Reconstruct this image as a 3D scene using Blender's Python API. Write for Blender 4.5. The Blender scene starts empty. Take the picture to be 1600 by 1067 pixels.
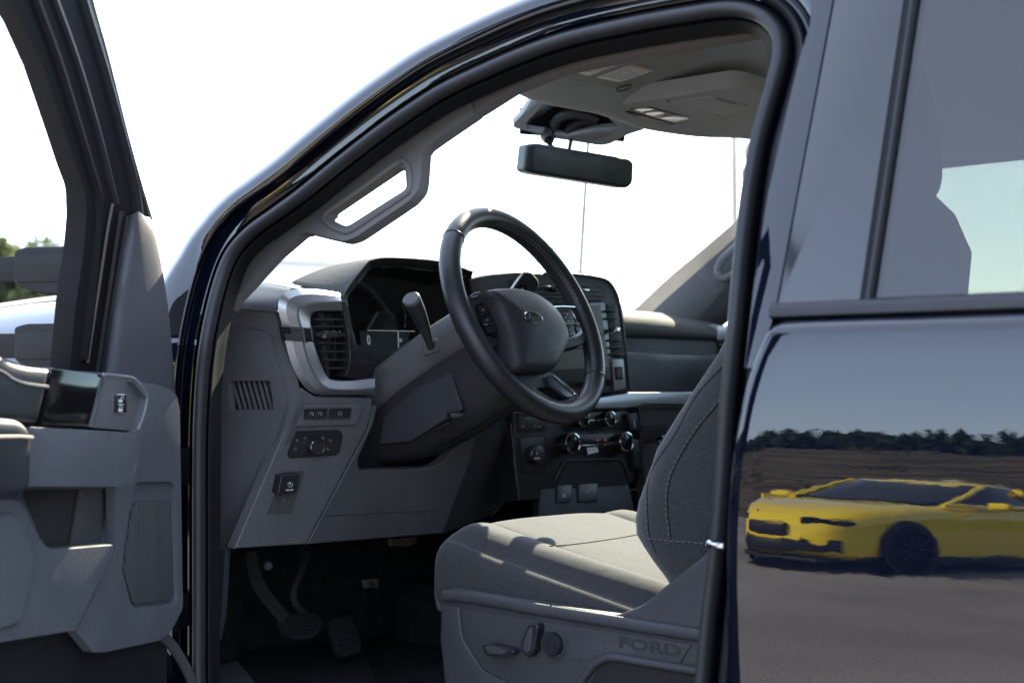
import bpy, bmesh, math, random
import numpy as np
from mathutils import Vector, Matrix

# ------------------------------------------------------------------ camera, sky, sun, exposure
SC = bpy.context.scene
COL = SC.collection
CAM_LOC = np.array([-1.567, 2.163, 1.14])
YAW = math.radians(48.0)
LENS = 50.0
FPX = 1600 * LENS / 36.0
PITCH = math.atan(66.5 / FPX)
cam_d = bpy.data.cameras.new('camera')
cam_d.lens = LENS; cam_d.sensor_width = 36.0; cam_d.clip_start = 0.05; cam_d.clip_end = 3000
cam_d.dof.use_dof = True; cam_d.dof.focus_distance = 2.15; cam_d.dof.aperture_fstop = 5.6
cam = bpy.data.objects.new('camera', cam_d); COL.objects.link(cam)
cam.location = CAM_LOC; cam.rotation_euler = (math.pi / 2 + PITCH, 0, -YAW - math.pi / 2)
SC.camera = cam

SUN_DIR = Vector((0.62, -1.28, 1.00)).normalized()       # towards the sun: ahead and to the right of the truck
sun_el = math.asin(SUN_DIR.z); sun_az = math.atan2(SUN_DIR.x, SUN_DIR.y)
w = bpy.data.worlds.new('World'); SC.world = w; w.use_nodes = True
nt = w.node_tree; nt.nodes.clear()
sky = nt.nodes.new('ShaderNodeTexSky'); sky.sky_type = 'NISHITA'; sky.sun_disc = False
sky.sun_elevation = sun_el; sky.sun_rotation = sun_az
sky.air_density = 0.8; sky.dust_density = 0.5; sky.ozone_density = 1.0; sky.altitude = 100
bg = nt.nodes.new('ShaderNodeBackground'); bg.inputs['Strength'].default_value = 0.105
wo = nt.nodes.new('ShaderNodeOutputWorld')
hz = nt.nodes.new('ShaderNodeMix'); hz.data_type = 'RGBA'; hz.blend_type = 'ADD'; hz.inputs['Factor'].default_value = 1.0; hz.clamp_result = False
hz.inputs['B'].default_value = (2.9, 3.2, 3.9, 1)            # thin even milky haze over the whole sky
nt.links.new(sky.outputs[0], hz.inputs['A']); nt.links.new(hz.outputs['Result'], bg.inputs[0]); nt.links.new(bg.outputs[0], wo.inputs[0])
sd = bpy.data.lights.new('sun', 'SUN'); sd.energy = 5.0; sd.angle = math.radians(0.6); sd.color = (1.0, 0.88, 0.70)
sun = bpy.data.objects.new('sun', sd); COL.objects.link(sun)
sun.rotation_euler = SUN_DIR.to_track_quat('Z', 'Y').to_euler(); sun.location = (10, -7, 14)
SC.view_settings.view_transform = 'Standard'; SC.view_settings.look = 'None'
SC.view_settings.gamma = 1.0; SC.view_settings.exposure = 2.2
SC.render.engine = 'CYCLES'
SC.cycles.use_denoising = True
SC.cycles.max_bounces = 10; SC.cycles.transparent_max_bounces = 16
SC.cycles.glossy_bounces = 5; SC.cycles.diffuse_bounces = 5
SC.cycles.sample_clamp_indirect = 8.0
SC.cycles.caustics_reflective = False; SC.cycles.caustics_refractive = False

# ------------------------------------------------------------------ helpers: sight lines to real planes
FWD = np.array([math.cos(YAW) * math.cos(PITCH), -math.sin(YAW) * math.cos(PITCH), math.sin(PITCH)])
RGT = np.array([-math.sin(YAW), -math.cos(YAW), 0.0])
UPV = np.cross(RGT, FWD)
A = np.array
def ray(px, py): return FWD + (px - 800) / FPX * RGT + (533.5 - py) / FPX * UPV
def PX(px, py, x): d = ray(px, py); return CAM_LOC + d * (x - CAM_LOC[0]) / d[0]
def PY(px, py, y): d = ray(px, py); return CAM_LOC + d * (y - CAM_LOC[1]) / d[1]
def PZ(px, py, z): d = ray(px, py); return CAM_LOC + d * (z - CAM_LOC[2]) / d[2]
def unit(v): v = np.asarray(v, float); return v / np.linalg.norm(v)

class PL:
    """a real plane of the truck; hit() = where the sight line through a photo pixel meets it"""
    def __init__(s, o, n):
        s.o = np.asarray(o, float); s.n = unit(n)
        if (CAM_LOC - s.o) @ s.n < 0: s.n = -s.n
    def hit(s, px, py, off=0.0):
        d = ray(px, py); t = ((s.o + s.n * off - CAM_LOC) @ s.n) / (d @ s.n)
        return CAM_LOC + d * t
def plane3(a, b, c): a, b, c = A(a), A(b), A(c); return PL(a, np.cross(b - a, c - a))
def planeX(x): return PL((x, 0, 0), (-1, 0, 0))
def planeY(y): return PL((0, y, 0), (0, 1, 0))

def cr(pts, n, closed=False):
    """Catmull-Rom through pts, n samples, evenly spaced by chord"""
    P = np.asarray(pts, float); m = len(P)
    if closed: P = np.vstack([P[-1], P, P[0], P[1]])
    else: P = np.vstack([2 * P[0] - P[1], P, 2 * P[-1] - P[-2]])
    segs = m if closed else m - 1
    fine = []
    for i in range(segs):
        p0, p1, p2, p3 = P[i:i + 4]
        for k in range(16):
            t = k / 16
            fine.append(.5 * ((2 * p1) + (-p0 + p2) * t + (2 * p0 - 5 * p1 + 4 * p2 - p3) * t * t + (-p0 + 3 * p1 - 3 * p2 + p3) * t ** 3))
    fine.append(P[1] if closed else P[-2])
    fine = A(fine); s = np.concatenate([[0], np.cumsum(np.linalg.norm(np.diff(fine, axis=0), axis=1))])
    u = np.linspace(0, s[-1], n + 1)[:-1] if closed else np.linspace(0, s[-1], n)
    return np.stack([np.interp(u, s, fine[:, k]) for k in range(P.shape[1])], 1)
def crn(pts, k):
    """Catmull-Rom with k samples per span, so that paths given by matching stations stay matched"""
    P = np.asarray(pts, float); P = np.vstack([2 * P[0] - P[1], P, 2 * P[-1] - P[-2]]); out = []
    for i in range(len(P) - 3):
        p0, p1, p2, p3 = P[i:i + 4]
        for j in range(k):
            t = j / k
            out.append(.5 * ((2 * p1) + (-p0 + p2) * t + (2 * p0 - 5 * p1 + 4 * p2 - p3) * t * t + (-p0 + 3 * p1 - 3 * p2 + p3) * t ** 3))
    out.append(P[-2]); return A(out)
def fil(pts, r, k=4):
    """round the corners of a polygon; a point may carry its own radius as third value"""
    n = len(pts); out = []
    for i in range(n):
        p = A(pts[i][:2], float); rr = pts[i][2] if len(pts[i]) > 2 else r
        a = A(pts[i - 1][:2], float); b = A(pts[(i + 1) % n][:2], float)
        la, lb = np.linalg.norm(a - p), np.linalg.norm(b - p)
        c = min(rr, .45 * la, .45 * lb)
        if c < .3: out.append(tuple(p)); continue
        p1 = p + (a - p) / la * c; p2 = p + (b - p) / lb * c
        for j in range(k + 1):
            t = j / k; q = (1 - t) ** 2 * p1 + 2 * t * (1 - t) * p + t * t * p2; out.append(tuple(q))
    return out
def ellipse(cx, cy, rx, ry, n=28, rot=0.0):
    c, s = math.cos(rot), math.sin(rot); o = []
    for k in range(n):
        a = 2 * math.pi * k / n; x, y = rx * math.cos(a), ry * math.sin(a); o.append((cx + c * x - s * y, cy + s * x + c * y))
    return o

# ------------------------------------------------------------------ helpers: meshes
def link(name, me, m=None, parent=None, smooth=35, label=None, kind=None):
    o = bpy.data.objects.new(name, me); COL.objects.link(o)
    if m is not None: me.materials.append(m)
    if parent is not None: o.parent = parent
    if smooth:
        me.polygons.foreach_set('use_smooth', [True] * len(me.polygons))
        if smooth < 180: me.set_sharp_from_angle(angle=math.radians(smooth))
    if label: o['label'] = label
    if kind: o['kind'] = kind
    return o
def from_bm(name, bm, m, parent=None, **k):
    me = bpy.data.meshes.new(name); bm.to_mesh(me); bm.free(); return link(name, me, m, parent, **k)
def raw(name, v, f, m, parent=None, **k):
    me = bpy.data.meshes.new(name); me.from_pydata([tuple(map(float, p)) for p in v], [], f); me.update()
    return link(name, me, m, parent, **k)
def bm_plate(bm, outer, holes, n, th, bev, seg=2):
    """flat slab: front face through the outline, back th behind it along -n, front edge bevelled"""
    edges, allv = [], []
    for lp in [outer] + list(holes):
        vs = [bm.verts.new(tuple(p)) for p in lp]; allv.append(vs)
    if not holes:
        f = bm.faces.new(allv[0]); f.normal_update()
        if f.normal.dot(Vector(n)) < 0: f.normal_flip()
        faces = [f]; edges = list(f.edges)
    else:
        for vs in allv:
            for i in range(len(vs)): edges.append(bm.edges.new((vs[i], vs[(i + 1) % len(vs)])))
        r = bmesh.ops.triangle_fill(bm, use_beauty=True, use_dissolve=False, edges=edges, normal=Vector(n))
        faces = [g for g in r['geom'] if isinstance(g, bmesh.types.BMFace)]
        for f in faces:
            f.normal_update()
            if f.normal.dot(Vector(n)) < 0: f.normal_flip()
    if th:
        r = bmesh.ops.extrude_face_region(bm, geom=faces, use_keep_orig=True)
        nv = [g for g in r['geom'] if isinstance(g, bmesh.types.BMVert)]
        bmesh.ops.translate(bm, verts=nv, vec=Vector(n) * -th)
        if bev:
            ee = [e for e in edges if e.is_valid]
            bmesh.ops.bevel(bm, geom=ee, offset=bev, segments=seg, profile=.6, affect='EDGES', clamp_overlap=True)
    bmesh.ops.recalc_face_normals(bm, faces=bm.faces)
def plate(name, pts, pl, m, parent=None, th=.006, bev=.0015, r=0, off=0.0, holes=(), hr=0, seg=2, **k):
    bm = bmesh.new()
    o = [pl.hit(x, y, off) for x, y in fil(pts, r)]
    hs = [[pl.hit(x, y, off) for x, y in fil(h, hr)] for h in holes]
    bm_plate(bm, o, hs, pl.n, th, bev, seg)
    return from_bm(name, bm, m, parent, **k)
def loft(name, rows, m, parent=None, closed=False, thick=0, sub=0, cap=False, **k):
    """skin through rows of matching 3-D points"""
    R = [np.asarray(r, float) for r in rows]; n = len(R[0]); v = np.vstack(R); f = []
    for i in range(len(R) - 1):
        for j in range(n if closed else n - 1):
            a, b = i * n + j, i * n + (j + 1) % n; f.append((a, b, b + n, a + n))
    if cap:
        f.append(tuple(range(n))[::-1]); f.append(tuple((len(R) - 1) * n + j for j in range(n)))
    o = raw(name, v, f, m, parent, **k)
    if thick:
        md = o.modifiers.new('solid', 'SOLIDIFY'); md.thickness = thick; md.offset = 0
    if sub:
        md = o.modifiers.new('sub', 'SUBSURF'); md.levels = sub; md.render_levels = sub
    return o
def skin(rows, k):
    """refine a list of matching rows smoothly across the rows, k samples per span"""
    R = A(rows, float); n, mm, d = R.shape
    return list(crn(R.reshape(n, mm * d), k).reshape(-1, mm, d))
def frames(path, ref):
    P = np.asarray(path, float); T = np.gradient(P, axis=0); T /= np.linalg.norm(T, axis=1)[:, None]
    ref = np.asarray(ref, float)
    N = (np.tile(ref, (len(P), 1)) if ref.ndim == 1 else ref).copy()
    N -= (N * T).sum(1)[:, None] * T; N /= np.linalg.norm(N, axis=1)[:, None]
    return P, T, N, np.cross(T, N)
def sweep(name, path, prof, ref, m, parent=None, closed_prof=True, cap=True, closed=False, scale=None, **k):
    """profile (a along ref, b along T x ref) carried along a path"""
    P, T, N, B = frames(path, ref)
    if closed:
        Q = np.vstack([P[-1], P, P[0]]); T = Q[2:] - Q[:-2]; T /= np.linalg.norm(T, axis=1)[:, None]
        N = np.tile(ref, (len(P), 1)) if np.ndim(ref) == 1 else A(ref); N = N - (N * T).sum(1)[:, None] * T; N /= np.linalg.norm(N, axis=1)[:, None]; B = np.cross(T, N)
    rows = []
    for i in range(len(P)):
        s = 1 if scale is None else scale[i]
        rows.append([P[i] + (N[i] * a + B[i] * b) * s for a, b in prof])
    if closed: rows.append(rows[0])
    return loft(name, rows, m, parent, closed=closed_prof, cap=cap and closed_prof and not closed, **k)
def circ(r, n=10): return [(r * math.cos(2 * math.pi * i / n), r * math.sin(2 * math.pi * i / n)) for i in range(n)]
def tube(name, path, r, m, parent=None, n=10, ref=(0.13, 0.21, 1), **k):
    if len(path) < 2: print('EMPTY PATH', name); return None
    sc = None
    if not np.isscalar(r): sc = np.asarray(r, float); r = 1.0
    return sweep(name, path, circ(r, n), ref, m, parent, scale=sc, **k)
def box(name, c, s, m, parent=None, rot=None, bev=.003, seg=2, **k):
    bm = bmesh.new(); bmesh.ops.create_cube(bm, size=1)
    for v in bm.verts: v.co = Vector((v.co.x * s[0], v.co.y * s[1], v.co.z * s[2]))
    if bev: bmesh.ops.bevel(bm, geom=bm.edges[:], offset=bev, segments=seg, profile=.6, affect='EDGES', clamp_overlap=True)
    M = Matrix.Translation(Vector(c)) @ (rot.to_4x4() if rot is not None else Matrix.Identity(4))
    bmesh.ops.transform(bm, matrix=M, verts=bm.verts); return from_bm(name, bm, m, parent, **k)
def basis(n, up=(0, 0, 1)):
    """matrix with local z = n, local y as near up as possible"""
    z = Vector(n).normalized(); x = Vector(up).cross(z).normalized(); y = z.cross(x)
    return Matrix((x, y, z)).transposed()
def lathe(name, prof, o, ax, m, parent=None, n=32, up=(0, 0, 1), cap=True, **k):
    """prof = (radius, height along axis)"""
    M = basis(ax, up); o = Vector(o); rows = []
    for r, h in prof: rows.append([o + M @ Vector((r * math.cos(2 * math.pi * i / n), r * math.sin(2 * math.pi * i / n), h)) for i in range(n)])
    return loft(name, rows, m, parent, closed=True, cap=cap, **k)
def text(name, s, o, n, size, m, parent=None, up=(0, 0, 1), ext=.0004, shear=0.0, sx=1.0, font_off=0.0, **k):
    cu = bpy.data.curves.new(name, 'FONT'); cu.body = s; cu.size = size; cu.extrude = ext; cu.align_x = 'CENTER'; cu.align_y = 'CENTER'
    cu.shear = shear; cu.offset = font_off; cu.resolution_u = 3
    t = bpy.data.objects.new(name, cu); COL.objects.link(t)
    bpy.context.view_layer.update()
    me = bpy.data.meshes.new_from_object(t.evaluated_get(bpy.context.evaluated_depsgraph_get()))
    bpy.data.objects.remove(t); M = Matrix.Translation(Vector(o)) @ basis(n, up).to_4x4() @ Matrix.Diagonal((sx, 1, 1, 1))
    me.transform(M); me.materials.clear(); return link(name, me, m, parent, smooth=0, **k)
def stitch(name, path, m, parent, dash=.005, gap=.004, r=.0007):
    """a row of thread dashes lying along a path"""
    if len(path) < 3: return None
    P = np.asarray(path, float); s = np.concatenate([[0], np.cumsum(np.linalg.norm(np.diff(P, axis=0), axis=1))])
    def at(u): return A([np.interp(u, s, P[:, i]) for i in range(3)])
    v, f = [], []; u = 0.0
    while u + dash < s[-1]:
        a, b = at(u), at(u + dash); t = unit(b - a); x = unit(np.cross(t, (0.3, 0.2, 1))); y = np.cross(t, x); i = len(v)
        for p in (a, b):
            for q in range(4): v.append(p + r * (math.cos(q * math.pi / 2) * x + math.sin(q * math.pi / 2) * y))
        for q in range(4): f.append((i + q, i + (q + 1) % 4, i + 4 + (q + 1) % 4, i + 4 + q))
        f += [(i, i + 3, i + 2, i + 1), (i + 4, i + 5, i + 6, i + 7)]
        u += dash + gap
    return raw(name, v, f, m, parent, smooth=0, kind='stuff')
def thing(name, label, cat, loc=(0, 0, 0), group=None):
    o = bpy.data.objects.new(name, None); COL.objects.link(o); o.location = loc; o['label'] = label; o['category'] = cat
    if group: o['group'] = group
    return o

# ------------------------------------------------------------------ materials
def mat(name, col, rough=.5, metal=0.0, spec=.5, coat=0.0, coat_r=.02, bump=None, var=None, sheen=0.0, emis=None, est=1.0, aniso=None):
    m = bpy.data.materials.new(name); m.use_nodes = True; t = m.node_tree; b = t.nodes['Principled BSDF']; L = t.links.new
    b.inputs['Base Color'].default_value = (*col, 1); b.inputs['Roughness'].default_value = rough; b.inputs['Metallic'].default_value = metal
    b.inputs['Specular IOR Level'].default_value = spec; b.inputs['Coat Weight'].default_value = coat; b.inputs['Coat Roughness'].default_value = coat_r
    if sheen: b.inputs['Sheen Weight'].default_value = sheen; b.inputs['Sheen Roughness'].default_value = .5
    if emis: b.inputs['Emission Color'].default_value = (*emis, 1); b.inputs['Emission Strength'].default_value = est
    tc = t.nodes.new('ShaderNodeTexCoord')
    if var:
        sc, am = var; nz = t.nodes.new('ShaderNodeTexNoise'); nz.inputs['Scale'].default_value = sc; nz.inputs['Detail'].default_value = 5
        L(tc.outputs['Object'], nz.inputs['Vector']); mp = t.nodes.new('ShaderNodeMapRange'); mp.inputs[1].default_value = .3; mp.inputs[2].default_value = .7
        mp.inputs[3].default_value = 1 - am; mp.inputs[4].default_value = 1 + am; L(nz.outputs['Fac'], mp.inputs[0])
        mx = t.nodes.new('ShaderNodeMix'); mx.data_type = 'RGBA'; mx.blend_type = 'MULTIPLY'; mx.inputs['Factor'].default_value = 1
        mx.inputs['A'].default_value = (*col, 1); L(mp.outputs[0], mx.inputs['B']); L(mx.outputs['Result'], b.inputs['Base Color'])
    if bump:
        sc, st, di = bump; nz = t.nodes.new('ShaderNodeTexNoise'); nz.inputs['Scale'].default_value = sc; nz.inputs['Detail'].default_value = 3
        L(tc.outputs['Object'], nz.inputs['Vector']); bp = t.nodes.new('ShaderNodeBump'); bp.inputs['Strength'].default_value = st; bp.inputs['Distance'].default_value = di
        L(nz.outputs['Fac'], bp.inputs['Height']); L(bp.outputs[0], b.inputs['Normal'])
    return m
def grain(name, col, rough=.55, spec=.35, sc=430, st=.55, di=.0007, **k):       # moulded plastic: leather-like grain, faint dust and handling marks
    m = mat(name, col, rough, spec=spec, bump=(sc, st, di), var=(11, .10), **k); t = m.node_tree; b = t.nodes['Principled BSDF']; L = t.links.new
    tc = t.nodes.new('ShaderNodeTexCoord'); nz = t.nodes.new('ShaderNodeTexNoise'); nz.inputs['Scale'].default_value = 260; nz.inputs['Detail'].default_value = 6; nz.inputs['Roughness'].default_value = .75
    L(tc.outputs['Object'], nz.inputs['Vector']); rm = t.nodes.new('ShaderNodeMapRange'); rm.inputs[1].default_value = .3; rm.inputs[2].default_value = .7; rm.inputs[3].default_value = .84; rm.inputs[4].default_value = 1.16
    L(nz.outputs['Fac'], rm.inputs[0]); old = b.inputs['Base Color'].links[0].from_socket; mx = t.nodes.new('ShaderNodeMix'); mx.data_type = 'RGBA'; mx.blend_type = 'MULTIPLY'; mx.inputs['Factor'].default_value = 1
    L(old, mx.inputs['A']); L(rm.outputs[0], mx.inputs['B']); L(mx.outputs['Result'], b.inputs['Base Color'])
    n2 = t.nodes.new('ShaderNodeTexNoise'); n2.inputs['Scale'].default_value = 7; n2.inputs['Detail'].default_value = 5; L(tc.outputs['Object'], n2.inputs['Vector'])
    r2 = t.nodes.new('ShaderNodeMapRange'); r2.inputs[1].default_value = .35; r2.inputs[2].default_value = .7; r2.inputs[3].default_value = rough - .09; r2.inputs[4].default_value = min(1, rough + .15); L(n2.outputs['Fac'], r2.inputs[0]); L(r2.outputs[0], b.inputs['Roughness'])
    return m
M_GREY = grain('grey_plastic', (.098, .096, .098))
M_GREY2 = grain('mid_grey_plastic', (.060, .059, .060))
M_DARK = grain('dark_plastic', (.026, .026, .028), rough=.5)
M_BLACK = grain('black_plastic', (.012, .0125, .014), rough=.45)
M_GLOSS = mat('gloss_black', (.006, .006, .007), .08, spec=.5, var=(30, .2))
M_RUBBER = mat('rubber', (.020, .0205, .023), .45, spec=.38, bump=(160, .15, .0006), var=(9, .15))
M_RUBBER2 = mat('rubber_matte', (.010, .0105, .012), .68, spec=.18, bump=(200, .2, .0006))
M_SILVER = mat('satin_silver', (.36, .36, .365), .33, metal=.75, bump=(700, .12, .0002))
M_CHROME = mat('chrome', (.62, .62, .63), .09, metal=1.0)
M_HEAD = mat('headliner_cloth', (.54, .545, .55), .85, spec=.2, bump=(1400, .5, .0006), var=(6, .05))
M_PILLAR = mat('pillar_trim', (.135, .130, .127), .7, spec=.25, bump=(1100, .35, .0004), var=(8, .04))
M_LEATHER = mat('black_leather', (.018, .0185, .021), .42, spec=.5, bump=(520, .3, .0005), var=(24, .12))
M_THREAD = mat('thread', (.10, .10, .103), .8)
M_SEAM = mat('seam_shadow', (.008, .008, .009), .95, spec=.05)
M_CARPET = mat('black_carpet', (.014, .0145, .017), .95, spec=.1, bump=(500, 1, .002), var=(40, .4))
M_PRINT = mat('white_print', (.55, .55, .56), .6)
M_PAPER = mat('label_paper', (.86, .85, .80), .6)
M_INK = mat('label_ink', (.22, .22, .22), .7)
M_ORANGE = mat('label_orange', (.55, .28, .10), .6)
M_STEEL = mat('zinc_steel', (.42, .41, .38), .38, metal=.9, var=(60, .2))

def fabric():
    m = mat('seat_fabric', (.064, .065, .072), .9, spec=.2, sheen=.25); t = m.node_tree; b = t.nodes['Principled BSDF']; L = t.links.new
    tc = t.nodes.new('ShaderNodeTexCoord'); n1 = t.nodes.new('ShaderNodeTexNoise'); n1.inputs['Scale'].default_value = 1700; n1.inputs['Detail'].default_value = 2
    n2 = t.nodes.new('ShaderNodeTexNoise'); n2.inputs['Scale'].default_value = 300; n2.inputs['Detail'].default_value = 4
    for n in (n1, n2): L(tc.outputs['Object'], n.inputs['Vector'])
    ad = t.nodes.new('ShaderNodeMath'); ad.operation = 'ADD'; L(n1.outputs['Fac'], ad.inputs[0]); L(n2.outputs['Fac'], ad.inputs[1])
    cr_ = t.nodes.new('ShaderNodeValToRGB'); cr_.color_ramp.elements[0].position = .35; cr_.color_ramp.elements[1].position = .65
    hv = t.nodes.new('ShaderNodeMath'); hv.operation = 'MULTIPLY'; hv.inputs[1].default_value = .5; L(ad.outputs[0], hv.inputs[0])
    cr_.color_ramp.elements[0].color = (.0105, .0105, .012, 1); cr_.color_ramp.elements[1].color = (.037, .037, .039, 1)
    L(hv.outputs[0], cr_.inputs[0]); L(cr_.outputs[0], b.inputs['Base Color'])
    bp = t.nodes.new('ShaderNodeBump'); bp.inputs['Strength'].default_value = .6; bp.inputs['Distance'].default_value = .0006
    L(n1.outputs['Fac'], bp.inputs['Height'])
    # slow wrinkles under the weave
    n3 = t.nodes.new('ShaderNodeTexNoise'); n3.inputs['Scale'].default_value = 16; n3.inputs['Detail'].default_value = 2; L(tc.outputs['Object'], n3.inputs['Vector'])
    b2 = t.nodes.new('ShaderNodeBump'); b2.inputs['Strength'].default_value = .35; b2.inputs['Distance'].default_value = .006
    L(n3.outputs['Fac'], b2.inputs['Height']); L(bp.outputs[0], b2.inputs['Normal']); L(b2.outputs[0], b.inputs['Normal'])
    return m
M_FABRIC = fabric()

def paint(name, col, flake=.0, wave=.000035):
    m = mat(name, col, .5, spec=.0, coat=1.0, coat_r=.006); t = m.node_tree; b = t.nodes['Principled BSDF']; L = t.links.new
    b.inputs['Coat IOR'].default_value = 1.65
    tc = t.nodes.new('ShaderNodeTexCoord'); mp = t.nodes.new('ShaderNodeMapping'); mp.inputs['Scale'].default_value = (26, 26, 55)
    nz = t.nodes.new('ShaderNodeTexNoise'); nz.inputs['Scale'].default_value = 1.0; nz.inputs['Detail'].default_value = 3
    L(tc.outputs['Object'], mp.inputs[0]); L(mp.outputs[0], nz.inputs['Vector'])
    bp = t.nodes.new('ShaderNodeBump'); bp.inputs['Strength'].default_value = 1; bp.inputs['Distance'].default_value = wave
    L(nz.outputs['Fac'], bp.inputs['Height']); L(bp.outputs[0], b.inputs['Coat Normal']); L(bp.outputs[0], b.inputs['Normal'])
    return m
M_PAINT = paint('navy_paint', (.0022, .0034, .0085))
M_APPL = mat('pillar_applique', (.010, .0105, .012), .16, spec=.5, coat=.6, coat_r=.10, bump=(900, .05, .0002))
M_CARY = paint('yellow_paint', (.82, .62, .02))
M_CARB = paint('dark_car_paint', (.012, .016, .03))

def glass(name, tint, refl=1.0, dirt=0.0, dcol=(.7, .7, .68)):
    m = bpy.data.materials.new(name); m.use_nodes = True; t = m.node_tree; t.nodes.clear(); L = t.links.new; N = t.nodes.new
    lw = N('ShaderNodeLayerWeight'); lw.inputs['Blend'].default_value = .5
    p = N('ShaderNodeMath'); p.operation = 'POWER'; L(lw.outputs['Facing'], p.inputs[0]); p.inputs[1].default_value = 5
    s = N('ShaderNodeMath'); s.operation = 'MULTIPLY_ADD'; L(p.outputs[0], s.inputs[0]); s.inputs[1].default_value = .9 * refl; s.inputs[2].default_value = .075 * refl
    tr = N('ShaderNodeBsdfTransparent'); tr.inputs[0].default_value = (*tint, 1)
    gl = N('ShaderNodeBsdfGlossy'); gl.inputs['Roughness'].default_value = .005
    mx = N('ShaderNodeMixShader'); L(s.outputs[0], mx.inputs[0]); L(tr.outputs[0], mx.inputs[1]); L(gl.outputs[0], mx.inputs[2]); out = mx
    if dirt:
        df = N('ShaderNodeBsdfTranslucent'); df.inputs[0].default_value = (*dcol, 1)
        tc = N('ShaderNodeTexCoord'); nz = N('ShaderNodeTexNoise'); nz.inputs['Scale'].default_value = 5; nz.inputs['Detail'].default_value = 6; L(tc.outputs['Object'], nz.inputs['Vector'])
        mr = N('ShaderNodeMapRange'); mr.inputs[1].default_value = .3; mr.inputs[2].default_value = .7; mr.inputs[3].default_value = dirt * .6; mr.inputs[4].default_value = dirt * 1.3; L(nz.outputs['Fac'], mr.inputs[0])
        m2 = N('ShaderNodeMixShader'); L(mr.outputs[0], m2.inputs[0]); L(mx.outputs[0], m2.inputs[1]); L(df.outputs[0], m2.inputs[2]); out = m2
    o = N('ShaderNodeOutputMaterial'); L(out.outputs[0], o.inputs[0]); return m
M_WIND = glass('windshield_glass', (.86, .92, .89), .8, dirt=.07)
M_TINT = glass('tinted_glass', (.37, .375, .345), 1.05)
M_CLEAR = glass('side_glass', (.84, .90, .87), .9)
M_MIRROR = mat('mirror_glass', (.055, .066, .063), .25, spec=.5, var=(20, .2))  # reflection of the dim cabin put in as a flat grey-green colour
M_SCREEN = mat('screen_glass', (.004, .0045, .005), .06, spec=.5)
M_SCREEN2 = mat('screen_coating', (.012, .013, .014), .16, spec=.6)

def perforated(name, col, pitch, hole=.30, rough=.5):
    """fine perforated skin: rows of tiny holes, flat pattern far below a pixel pair"""
    m = mat(name, col, rough, spec=.15); t = m.node_tree; b = t.nodes['Principled BSDF']; L = t.links.new; N = t.nodes.new
    tc = N('ShaderNodeTexCoord'); vo = N('ShaderNodeTexVoronoi'); vo.inputs['Scale'].default_value = 1 / pitch; vo.inputs['Randomness'].default_value = .0
    L(tc.outputs['Object'], vo.inputs['Vector']); mr = N('ShaderNodeMapRange'); mr.inputs[1].default_value = hole; mr.inputs[2].default_value = hole + .12
    L(vo.outputs['Distance'], mr.inputs[0]); mx = N('ShaderNodeMix'); mx.data_type = 'RGBA'; L(mr.outputs[0], mx.inputs['Factor'])
    mx.inputs['A'].default_value = (*[c * .25 for c in col], 1); mx.inputs['B'].default_value = (*col, 1); L(mx.outputs['Result'], b.inputs['Base Color'])
    bp = N('ShaderNodeBump'); bp.inputs['Strength'].default_value = .8; bp.inputs['Distance'].default_value = .0008; L(mr.outputs[0], bp.inputs['Height']); L(bp.outputs[0], b.inputs['Normal'])
    return m
M_MESH = perforated('dash_mesh', (.060, .059, .056), .0052, rough=.8)
M_GRILLE = perforated('speaker_mesh', (.075, .074, .078), .0028, hole=.34)

# ------------------------------------------------------------------ ground and the truck's own frame (X ahead, Y to the driver's side, Z up)
TRUCK = thing('pickup_truck', 'dark navy blue pickup truck with its driver door wide open, cabin in view', 'pickup truck')
T = TRUCK
TUM = .25                                    # lean-in of the cab sides above the belt line
class Aperture:
    """the cab side: upright below the belt, leaning in above it"""
    lo = staticmethod(lambda off: PL((0, .945 + off, 0), (0, 1, 0)))
    hi = staticmethod(lambda off: PL((0, .945 + off, 1.2), (0, 1, TUM)))
    def hit(s, px, py, off=0.0):
        p = s.hi(off).hit(px, py)
        return p if p[2] > 1.2 else s.lo(off).hit(px, py)
AP = Aperture()
TUMP = PL((0, .945, 1.2), (0, 1, TUM))
BULB = A([(311,1200),(311,1000),(311,850),(311,720),(313,640),(319,560),(331,490),(349,425),(368,388),(396,359),(424,339),(471,305),(509,274),(540,249),(600,203),
    (660,162),(700,138),(762,109),(831,80),(900,58),(1000,36),(1080,22),(1130,15),(1165,17),(1192,27),(1211,46),(1219,68),(1218,95),(1208,135),(1195,180),
    (1180,240),(1165,340),(1154,450),(1146,540),(1136,640),(1130,740),(1124,820),(1118,880),(1108,960),(1098,1067),(1085,1200)], float)
BP = crn(BULB, 4)
_t = np.gradient(BP, axis=0); _t /= np.linalg.norm(_t, axis=1)[:, None]
BO = np.stack([_t[:, 1], -_t[:, 0]], 1)       # outwards across the seal
BS = A([2.1 / ((AP.hit(x, y) - CAM_LOC) @ FWD) for x, y in BP])
WIDE = np.interp(np.arange(len(BP)), A([0, 5, 6, 7, 8, 9, 10]) * 4, [1.6, 1.6, 1.45, 1.12, 1.0, 1.0, 1.0])
def ring(out, off, i0=0, i1=None):
    if np.isscalar(out) and out > 46: out = out + (WIDE - 1) * 62
    q = BP + BO * (out * BS)[:, None] if np.isscalar(out) else BP + BO * (np.asarray(out) * BS)[:, None]
    return A([AP.hit(x, y, off) for x, y in q])[i0:i1]
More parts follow.
